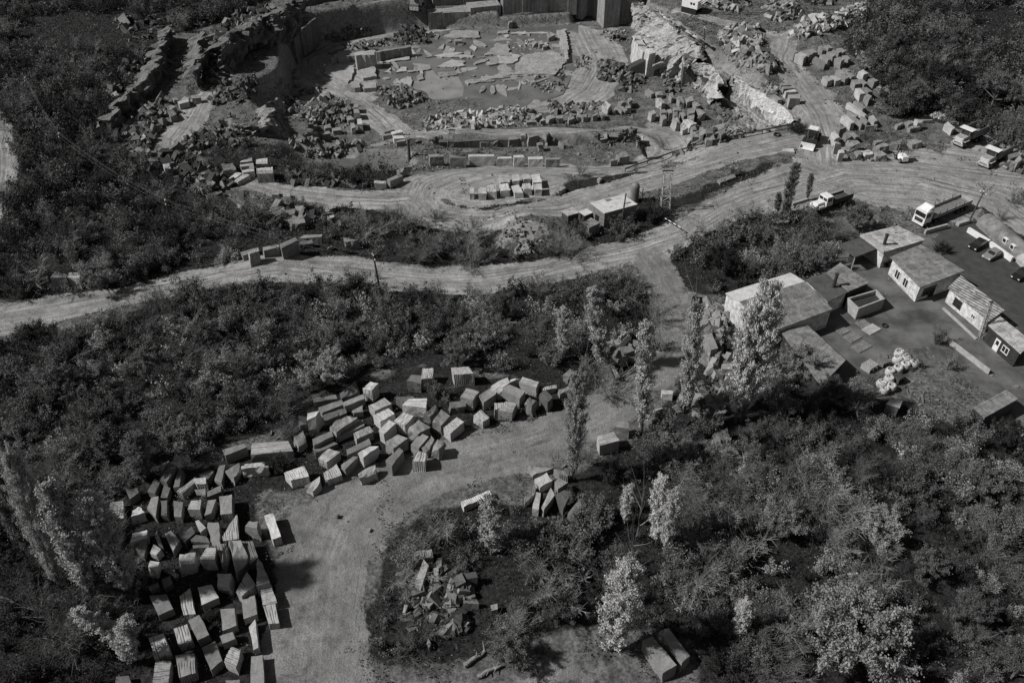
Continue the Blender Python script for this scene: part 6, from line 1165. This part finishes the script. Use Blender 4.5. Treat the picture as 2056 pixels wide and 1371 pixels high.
# poplars placed one by one: base, tip, width in m, tone, label
POPS = [((1152,965),(1160,738),3.4,'a','tall pale twin-topped poplar rising through the foreground track'),((1288,868),(1306,636),2.8,'a','slim tall poplar between the track and the verge stones'),
 ((1374,830),(1402,600),2.8,'a','sparse half bare poplar right of the side track'),((1488,845),(1556,552),5.6,'a','tallest broad leafy poplar covering the white shed gable'),((1476,850),(1512,600),3.0,'a','second tall poplar leaning against the broad one by the white shed'),
 ((1206,742),(1200,572),3.0,'a','thin poplar with pale bare tip above the side track'),((1132,722),(1128,618),2.2,'a','short narrow poplar left of the pale tipped one'),((1256,1052),(1261,968),1.6,'a','tiny slim poplar among the lower bushes'),
 ((1318,1092),(1331,952),2.2,'a','left of two close pale poplars on the lower right bank'),((1336,1112),(1354,972),1.9,'a','right of two close pale poplars on the lower right bank'),((985,1112),(986,992),2.6,'a','mid grey poplar above the fallen branches'),
 ((1572,440),(1602,325),2.2,'b','dark slender poplar standing at the yard corner'),((1620,402),(1632,346),1.3,'b','very thin sapling poplar right of the dark slender one'),((1560,430),(1566,385),1.4,'b','short poplar left of the dark slender one'),
 ((128,1190),(8,888),3.6,'a','huge leaning poplar at the far left edge'),((190,1210),(80,960),3.2,'a','darker poplar between the two huge leaning ones'),((268,1200),(165,985),4.6,'a','widest leaning poplar beside the lower left block yard'),
 ((275,1300),(125,1205),2.2,'a','low slanting poplar top beneath the widest one'),((1225,1305),(1268,1132),5.0,'a','broad round poplar near the bottom centre'),((1482,1280),(1500,1203),1.8,'a','small pointed poplar right of the two long blocks'),
 ((290,965),(262,868),4.0,'b','pale poplar clump above the lower left yard'),((215,930),(195,855),2.6,'b','soft grey poplar left of the pale clump'),((1300,320),(1275,265),1.4,'b','thin young poplar on the pipe road bank'),
 ((60,1120),(-10,930),2.6,'b','dark leaning poplar cut by the left edge'),((262,1330),(240,1240),2.4,'a','bright little poplar crown below the widest leaning one')]
for bpx, tpx, wd, tone, lab in POPS:
    b0 = at(*bpx); t_ = tip(b0, *tpx); h = max(t_.z-b0[2], 2); o = plant('wide' if wd > 3.3 else 'poplar', tone, b0, wd/(5.0 if wd > 3.3 else 2.5), h/12.6, None, ((t_.x-b0[0])/h, 0)); tag(o, lab, 'poplar', 'columnar poplar trees')
# scatter of bushes
def pxs(p, r): a = proj(*p); return a[0], a[1], r*1700/(p[1]*CP+(H-p[2])*SP)
ZW = {  # zone: density keep, kinds weights (kind,tone,weight,scale lo,hi)
 'dark hillside at the far left': (.85, [('bush','c',4,.8,1.5),('round','c',2.5,.7,1.3),('bush','b',2.4,.8,1.5),('sparse','b',1.5,.8,1.4),('round','b',1,.8,1.3)]),  # many dark leaf tones, partly lens falloff put into colour
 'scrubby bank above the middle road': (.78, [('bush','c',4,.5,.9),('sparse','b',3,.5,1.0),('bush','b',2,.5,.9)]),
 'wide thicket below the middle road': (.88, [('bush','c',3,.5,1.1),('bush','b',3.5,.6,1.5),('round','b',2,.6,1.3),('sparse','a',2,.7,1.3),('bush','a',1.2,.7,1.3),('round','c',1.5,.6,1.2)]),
 'dark corner thicket at the lower left': (.85, [('bush','c',5,.7,1.4),('round','c',3,.6,1.2)]),  # only dark leaf tones, part of it corner falloff painted into the leaves
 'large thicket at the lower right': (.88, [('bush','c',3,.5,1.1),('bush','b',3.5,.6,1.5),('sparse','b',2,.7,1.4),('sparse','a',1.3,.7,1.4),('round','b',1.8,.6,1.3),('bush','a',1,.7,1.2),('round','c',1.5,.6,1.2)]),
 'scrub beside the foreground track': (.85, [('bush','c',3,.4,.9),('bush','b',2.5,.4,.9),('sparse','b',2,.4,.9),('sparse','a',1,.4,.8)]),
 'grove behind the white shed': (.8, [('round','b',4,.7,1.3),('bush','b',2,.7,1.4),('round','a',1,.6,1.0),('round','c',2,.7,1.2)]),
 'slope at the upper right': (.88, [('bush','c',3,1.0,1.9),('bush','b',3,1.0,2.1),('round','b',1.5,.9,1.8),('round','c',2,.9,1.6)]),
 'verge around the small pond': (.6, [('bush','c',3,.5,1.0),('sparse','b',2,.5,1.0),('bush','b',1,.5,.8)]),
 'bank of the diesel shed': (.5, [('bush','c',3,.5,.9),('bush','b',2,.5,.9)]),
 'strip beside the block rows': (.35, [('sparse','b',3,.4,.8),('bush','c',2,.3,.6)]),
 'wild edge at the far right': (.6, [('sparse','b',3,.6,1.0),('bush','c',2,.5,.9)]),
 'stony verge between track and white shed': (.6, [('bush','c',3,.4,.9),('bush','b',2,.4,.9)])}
NOGO = [at(b[1], b[2], 0)[:2] for b in BLOCKS]
NG = np.array(NOGO); roots = []
for o in list(COL.objects):
    if o.parent is None and o.type == 'EMPTY' and o.get('category') in ('house', 'shed', 'carport', 'tank', 'hut', 'booth', 'lorry', 'trailer', 'bin', 'bag', 'dump truck', 'car', 'mast'): roots.append((o.location.x, o.location.y, {'house': 7, 'shed': 7, 'carport': 4, 'lorry': 5, 'trailer': 4, 'tank': 3.5, 'dump truck': 5}.get(o.get('category'), 2.2)))
CANDS = []
for zi, (zn, (keep, ws)) in enumerate(ZW.items()):
    pl = VEGW[zn]; A = np.array(pl); lo, hi = A.min(0), A.max(0); st = 3.1; tw = sum(w_[2] for w_ in ws)
    xs = np.arange(lo[0], hi[0], st); ys = np.arange(lo[1], hi[1], st); gx, gy = np.meshgrid(xs, ys, indexing='ij'); rg = np.random.RandomState(900+zi)
    gx = gx+rg.uniform(-st*.48, st*.48, gx.shape); gy = gy+rg.uniform(-st*.48, st*.48, gy.shape); s = sdpoly(pl, gx, gy)
    for x, y in zip(gx[s < -.6], gy[s < -.6]):
        if rg.rand() > keep+(vn(np.array([x]), np.array([y]), 9, 3)[0]-.5)*.7: continue
        p = (x, y, hz(x, y)); a = proj(*p)
        if not (-90 < a[0] < 2150 and -40 < a[1] < 1470): continue
        if ((a[0]-190)/140)**2+((a[1]-70)/45)**2 < 1 or ((a[0]-2000)/60)**2+((a[1]-50)/40)**2 < 1: continue
        i_ = min(max(np.searchsorted(GX, x), 0), NX-1); j_ = min(max(np.searchsorted(GY, y), 0), NY-1)
        if dirt[i_, j_] > .35 or yv[i_, j_] < .5: continue
        if ((NG-[x, y])**2).sum(1).min() < 2.3**2: continue
        if any((x-r[0])**2+(y-r[1])**2 < r[2]**2 for r in roots): continue
        u = rg.rand()*tw
        for w_ in ws:
            u -= w_[2]
            if u <= 0: break
        CANDS.append([w_[0], w_[1], p, rg.uniform(w_[3], w_[4])*(.75 if s is None else 1), zn, a])
# hand placed trees: px centre of foot, width px, kind, tone, label
HAND = [((1602,752),95,'big','a','pale feathery crown overhanging the left side of the lower shed'),((1660,812),85,'big','b','grey crown below the end of the lower shed'),((1560,770),70,'round','a','pale round crown left of the lower shed'),((1905,740),50,'sparse','a','pale sapling leaning over the slatted fence'),((1835,735),40,'round','b','bush right of the bulk bags'),((205,580),95,'big','a','bright feathery tree in the dark hillside above the left bend'),((322,505),62,'round','b','soft grey tree left of the second power pole foot'),((456,520),50,'round','a','small bright round tree near the stone wall blocks'),
 ((655,775),120,'big','a','bright bushy tree directly above the curved block heap'),((918,738),80,'big','b','rounded grey tree above the heap, right of centre'),((365,890),85,'big','a','pale plumed tree left of the curved heap'),
 ((130,800),110,'big','b','wide grey tree in the left thicket'),((880,800),60,'bush','b','dark bush growing up between heap blocks'),((1345,925),90,'big','a','pale round tree beside the slim tall poplar'),
 ((1718,462),75,'big','b','round bush tree beside the old white lorry'),((1700,1330),240,'big','a','largest speckled crown in the lower right thicket'),((1756,1085),110,'big','a','bright rounded crown right of the big bare tree'),
 ((1848,1160),100,'big','b','clumped grey crown right of the bright rounded one'),((1935,1250),110,'big','b','speckled crown near the right edge'),((1555,1075),110,'big','a','bright crown left of the big bare tree'),
 ((1893,505),36,'round','c','dark round bush on the parking yard edge'),((1787,535),36,'round','c','dark bush against the main house wall'),((1880,690),60,'sparse','b','leafy sapling in the yard above the pale fence'),
 ((1640,540),80,'big','b','mottled crown behind the white shed'),((1560,560),90,'round','b','broad grey crown just above the white shed roof'),((1450,545),80,'big','c','dark crown left of the white shed'),
 ((425,1250),52,'round','c','dark round bush sitting on the lower left block yard'),((560,940),55,'bush','c','dark bush in front of the long grooved slab'),((1510,700),70,'big','b','grey crown before the white shed'),
 ((1600,265),42,'bush','c','dark bush at the end of the pipeline'),((860,262),26,'bush','c','dark bush at the quarry road junction'),((1310,440),60,'round','c','dark bush right of the bright roofed shed'),
 ((1250,470),70,'round','b','round bush in front of the bright roofed shed'),((1160,470),60,'round','b','grey bush before the low tin box'),((1920,100),80,'big','b','pale tall crown on the upper right slope'),
 ((1880,180),90,'big','c','dark crown above the upper dump truck'),((1990,215),90,'big','b','soft crown right of the dump trucks'),((1830,215),70,'big','b','rounded crown at the foot of the upper right slope'),
 ((1790,110),60,'big','b','leafy crown at the left of the upper right slope'),((1950,1000),110,'big','b','dusky crown below the box trailer'),((2020,900),90,'big','c','dark crown at the right edge under the box trailer'),
 ((1120,1240),90,'big','b','leafy crown left of the broad round poplar'),((1020,1330),110,'big','b','leafy crown at bottom left of the broad poplar'),((940,1120),70,'round','b','grey bush beside the two bright slabs'),
 ((2030,1360),120,'big','b','speckled crown in the bottom right corner'),((1500,1330),80,'round','b','low crown at the bottom right of the long blocks'),((1380,1200),60,'sparse','a','small glittering bush right of the broad poplar'),
 ((80,700),90,'big','c','dusky crown near the left edge below the road'),((300,760),90,'big','b','ragged crown in the middle of the left thicket'),((500,800),70,'bush','b','upright bush left of the curved heap'),((420,700),80,'big','b','rough crown in the upper left thicket'),
 ((1010,640),80,'big','b','glossy dense crown below the middle road'),((1080,660),70,'round','b','glossy rounded bush right of the dense crown'),((780,640),70,'round','b','low crown below the nearest power pole')]
HP = []
for (x, y), wpx, kind, tone, lab in HAND:
    b0 = at(x, y); s = wpx/1700*(b0[1]*CP+(H-b0[2])*SP)/(9.0 if kind == 'big' else 4.6); o = plant(kind, tone, b0, s); HP.append((b0[0], b0[1], s*(4 if kind == 'big' else 1.6)))
    tag(o, lab, 'tree' if kind == 'big' else 'bush', 'trees and bushes singled out by size')
CANDS = [c for c in CANDS if not any((c[2][0]-h[0])**2+(c[2][1]-h[1])**2 < (h[2]*.8)**2 for h in HP)]
CANDS.sort(key=lambda c: -pxs(c[2], c[3])[2]*(1 if (0 < c[5][0] < 2056 and 0 < c[5][1] < 1400) else .1))
IND = CANDS[:255]; REST = CANDS[255:]; print('bush candidates', len(CANDS))
bz_ = {}
for i, c in enumerate(IND):
    o = plant(c[0], c[1], c[2], c[3], c[3]*rnd.uniform(.8, 1.1)); c.append(o); bz_.setdefault(c[4], []).append((i, c[5][0], c[5][1]))
SH = {'dark hillside at the far left': 'dark left hillside', 'scrubby bank above the middle road': 'bank above middle road', 'wide thicket below the middle road': 'thicket below middle road', 'dark corner thicket at the lower left': 'lower left corner thicket', 'large thicket at the lower right': 'lower right thicket', 'scrub beside the foreground track': 'scrub beside foreground track', 'grove behind the white shed': 'grove behind white shed', 'slope at the upper right': 'upper right slope', 'verge around the small pond': 'small pond verge', 'bank of the diesel shed': 'bank of bright roofed shed', 'strip beside the block rows': 'strip by white blocks', 'wild edge at the far right': 'far right edge', 'stony verge between track and white shed': 'verge before white shed'}
KW = {'bush': 'feathery', 'round': 'round', 'sparse': 'thin twiggy'}; TW = {'a': 'pale', 'b': 'grey', 'c': 'dark'}
for zn, its in bz_.items():
    for i, (ri, ci, nr) in rows(its, 1, 14).items():
        c = IND[i]; row = '' if nr == 1 else ', %s row from top' % ordw(ri)
        tag(c[-1], '%s %s bush, %s from left%s, %s' % (TW[c[1]], KW[c[0]], ordw(ci), row, SH[zn]), 'bush', 'bushes of the thickets')
# all remaining smaller bushes as thicket masses, one per tone
for tone in 'abc':
    VV, FF, n0 = [], [], 0; rg = np.random.RandomState(77)
    base = {}
    for kind in ('bush', 'round', 'sparse'):
        for v in range(3):
            seg, pts = fan(rg, 2.3, 3.1, 12, 15, 85, .05, 3); base.setdefault(kind, []).append(leafcloud(rg, pts, 900 if kind != 'sparse' else 450, .2, .10, .2))
    for c in REST:
        if c[1] != tone: continue
        V_, F_ = base[c[0]][rg.randint(3)]; a = rg.uniform(0, 6.28); s = c[3]; R_ = np.array([[math.cos(a), -math.sin(a), 0], [math.sin(a), math.cos(a), 0], [0, 0, 1]])
        q = V_@R_.T*s+np.array(c[2]); VV.append(q); FF.append(F_+n0); n0 += len(q)
    if VV: tag(mesh_np('thicket', np.concatenate(VV), np.concatenate(FF), MAT['leaf_'+tone]), '%s distant scrub filling the slopes and gaps of the thickets' % TW[tone], 'thicket', None, 'stuff')
# low undergrowth and weeds
rg = np.random.RandomState(31); N = 560000; x = rg.uniform(-150, 150, N); y = 34+rg.uniform(0, 1, N)**1.5*270
gi = np.clip(np.searchsorted(GX, x), 0, NX-1); gj = np.clip(np.searchsorted(GY, y), 0, NY-1); vg = veg[gi, gj]; dt = dirt[gi, gj]
cl = vn(x, y, 2.2, 1)*.6+vn(x, y, 7, 2)*.4
ok = ((vg > .5) & (cl > .36) | (vg <= .5) & (cl > .58)) & (dt < .55+(cl-.5)*1.6) & (yv[gi, gj] > .3) & (pv[gi, gj] > .3) & (np.abs(x) < 40+y*.62) & (ZZ[gi, gj] > -8)
x, y, cl, vg = x[ok], y[ok], cl[ok], vg[ok]; N = len(x); print('undergrowth', N)
z = hzv(x, y)+np.abs(rg.normal(size=N))*np.where(vg > .5, .6, .16)*np.clip((cl-.3)*3, .3, 1.2)
sz = rg.uniform(.05, .13, N)*(1+y/180); pk = rg.rand(N) < .16
for m_, mt, lb in ((pk, 'leaf_b', 'grey leafy weeds and grass tufts over the wild ground'), (~pk, 'leaf_c', 'dark low undergrowth covering the ground between bushes')):
    V_, F_ = leaves(np.stack([x[m_], y[m_], z[m_]], -1), sz[m_], rg); tag(mesh_np('undergrowth', V_, F_, MAT[mt]), lb, 'undergrowth', None, 'stuff')
# bare trees and shrubs
def bare(seed, R, Ht, nb, e0, e1, r0, tw):
    rng = np.random.RandomState(seed); seg, pts = fan(rng, R, Ht, nb, e0, e1, r0, tw, .2); s2 = []
    for a, b in pts:
        for k in range(3):
            e = (b-a)+rng.normal(size=3)*np.linalg.norm(b-a)*.6; q = a+(b-a)*rng.uniform(.3, 1); s2.append((*q, *(q+e*.6), .011, .006))
    return tubes(seg+s2)
BP = {}
for mt in ('bark', 'bark_lt'):
    for k in range(5):
        V_, F_ = bare(700+k, 2.4, 3.4, (10, 14, 8, 18, 5)[k], (20, 8, 45, 5, 70)[k], 86, .034, 7); o = mesh_np('bare_shrub', V_, F_, MAT[mt]); BP.setdefault(mt, []).append(o)
bfirst = set()
def put_bare(mt, k, loc, s, lab, grp, tilt=None):
    o = BP[mt][k]
    if o.name in bfirst: o = o.copy(); COL.objects.link(o)
    else: bfirst.add(o.name)
    o.location = loc; o.scale = (s, s, s); o.rotation_euler = (0, 0, rnd.uniform(0, 6.28)) if tilt is None else tilt; return tag(o, lab, 'shrub', grp)
BARE = [(712,592,48,'bark',1,'round dark bare shrub left of the nearest power pole'),(655,592,42,'bark',0,'spiky bare shrub second left of the nearest power pole'),(325,610,55,'bark',3,'wide bare shrub fringing the road at left'),(1165,352,50,'bark_lt',2,'white stemmed bare birch on the hairpin island'),
 (1275,348,34,'bark',4,'small bare tree right of the white stemmed birch'),(992,440,24,'bark_lt',4,'left of two thin pale bare birches by the block array'),(1035,440,20,'bark_lt',4,'right of two thin pale bare birches by the block array'),(1640,1040,150,'bark_lt',3,'largest radiating bare tree in the lower right thicket'),
 (1470,1110,70,'bark_lt',2,'pale forked bare tree above the small pointed poplar'),(1590,960,90,'bark',0,'fine bare crown above the largest radiating one'),(1780,1120,70,'bark_lt',2,'fan shaped bare tree between the speckled crowns'),(1960,1270,80,'bark',1,'bare fan at the lower right edge'),
 (510,745,70,'bark_lt',4,'thin white dead stems in the left thicket'),(100,750,60,'bark',2,'bare stem group near the left edge'),(580,880,60,'bark',2,'upright bare bush beside the long grooved slab'),(1320,420,26,'bark',0,'twiggy shrub at the lattice mast foot'),
 (1410,470,50,'bark_lt',2,'airy pale bare tree left of the grove'),(1450,462,46,'bark_lt',1,'second airy bare tree of the grove edge'),(1250,600,40,'bark',1,'bare shrub on the inner bend of the side track'),(880,440,40,'bark',1,'bare shrub at the hairpin road foot'),
 (950,460,36,'bark',0,'twiggy shrub above the spoil mound'),(1900,960,80,'bark',2,'tall bare twigs below the pale fence'),(1840,900,90,'bark',0,'wide bare shrub left of the box trailer'),(1560,880,80,'bark',2,'bare twig clump right of the verge stones'),
 (860,1270,60,'bark',1,'tangled bare brush above the bottom edge'),(820,1310,70,'bark',3,'spread brushwood pile at the bottom left bank'),(1140,1010,50,'bark',0,'dark twigs beside the tilted slabs'),(2010,440,44,'bark_lt',2,'pale bare bush behind the long barrel hut'),
 (2035,410,40,'bark',0,'dark bare bush at the upper right yard corner'),(1330,300,30,'bark',4,'spindly tree where the pit road bends'),(600,340,50,'bark',1,'dusky bare shrub left of the small pond'),(480,330,40,'bark',3,'low bare shrub on the dark left bank'),
 (1740,280,40,'bark',1,'grassy bare shrub inside the right block rows'),(1400,960,70,'bark',1,'twig clump right of the pale round tree'),(1700,905,70,'bark',2,'bare twigs above the dusky thicket middle'),(1180,930,60,'bark',2,'bare twigs in front of the bright grooved block'),
 (1270,1240,40,'bark',0,'thin twigs right of the broad poplar foot'),(760,560,30,'bark',4,'thin saplings at the roadside pole foot'),(985,300,24,'bark',4,'sapling on the trench row'),(940,590,40,'bark',0,'roadside bare shrub right of the nearest pole')]
for x, y, wpx, mt, k, lab in BARE:
    b0 = at(x, y); s = wpx/1700*(b0[1]*CP+(H-b0[2])*SP)/4.4; put_bare(mt, k, b0, s, lab, 'bare leafless shrubs and trees')
rg = np.random.RandomState(3); kk = 0; extra = []
for c in CANDS[::6]:
    if 0 < c[5][0] < 2056 and 0 < c[5][1] < 1371: extra.append((c, kk)); kk += 1
ez = {}
for c, k in extra[:170]:
    q = (c[2][0]+1.2, c[2][1]-1.2, c[2][2]); o = put_bare('bark' if k % 2 else 'bark_lt', k % 5, q, rg.uniform(1.0, 1.9), 'x', 'bare twigs standing among the bushes'); ez.setdefault(c[4], []).append((o.name, c[5][0], c[5][1]))
for zn, its in ez.items():
    for nm, (ri, ci, nr) in rows(its, 1, 8).items():
        o = bpy.data.objects[nm]; row = '' if nr == 1 else ', %s row from top' % ordw(ri); o['label'] = 'bare twig shrub, %s from left%s, %s' % (ordw(ci), row, SH[zn])
# dead stems and fallen branches
def deadtree(label, bpx, tpx, r, nb, seed, name='dead_tree', mat='bark_lt', lift=0):
    b0 = Vector(at(*bpx)); t_ = tip(b0, *tpx) if not lift else Vector(at(*tpx))+Vector((0, 0, lift)); d = t_-b0; rng = np.random.RandomState(seed); seg = []; pr = np.zeros(3); D = np.array(d); L = np.linalg.norm(D)
    for i in range(10):
        q = D*(i+1)/10+rng.normal(size=3)*L*.008; seg.append((*pr, *q, r*(1-i/11), r*(1-(i+1)/11)))
        if i > 0:
            for k in range(nb):
                e = D/L+rng.normal(size=3)*.35; q1 = pr+e*L*rng.uniform(.1, .28); seg.append((*pr, *q1, r*.35, r*.1)); seg.append((*q1, *(q1+(e+rng.normal(size=3)*.3)*L*.08), r*.12, .01))
        pr = q
    V_, F_ = tubes(seg); o = mesh_np(name, V_, F_, MAT[mat]); o.location = b0; tag(o, label, 'dead tree' if name == 'dead_tree' else 'branch')
deadtree('bone white dead stem standing above the broad round poplar', (1262,1160), (1292,985), .16, 2, 1)
deadtree('bare white side stems of the half bare poplar', (1385,830), (1408,590), .12, 3, 2); deadtree('pale dead tip beside the thin poplar above the side track', (1180,730), (1182,595), .08, 1, 3)
deadtree('long bare fallen branches at the lower left corner', (245,1290), (15,1222), .16, 4, 4, 'fallen_branch', 'bark_lt', 2.5); deadtree('fallen branches draped over the foreground slabs', (930,1225), (800,1180), .10, 5, 5, 'fallen_branch', 'bark_lt', .8)
deadtree('second fallen bough below the draped branches', (925,1235), (870,1195), .08, 3, 6, 'fallen_branch', 'bark_lt', .5); deadtree('white forked dead limbs high in the left thicket', (512,700), (497,640), .09, 3, 7)
deadtree('brushwood bundle on the bottom bank', (870,1330), (800,1270), .07, 6, 8, 'fallen_branch', 'bark', .5); deadtree('leaning bare stems left of the huge poplar', (90,1130), (0,960), .12, 4, 9, 'dead_tree', 'bark')
# unused prototypes go
for lst in PR.values():
    for o in lst:
        if o.name not in first:
            for ch in list(o.children): bpy.data.objects.remove(ch)
            bpy.data.objects.remove(o)
for lst in BP.values():
    for o in lst:
        if o.name not in bfirst: bpy.data.objects.remove(o)
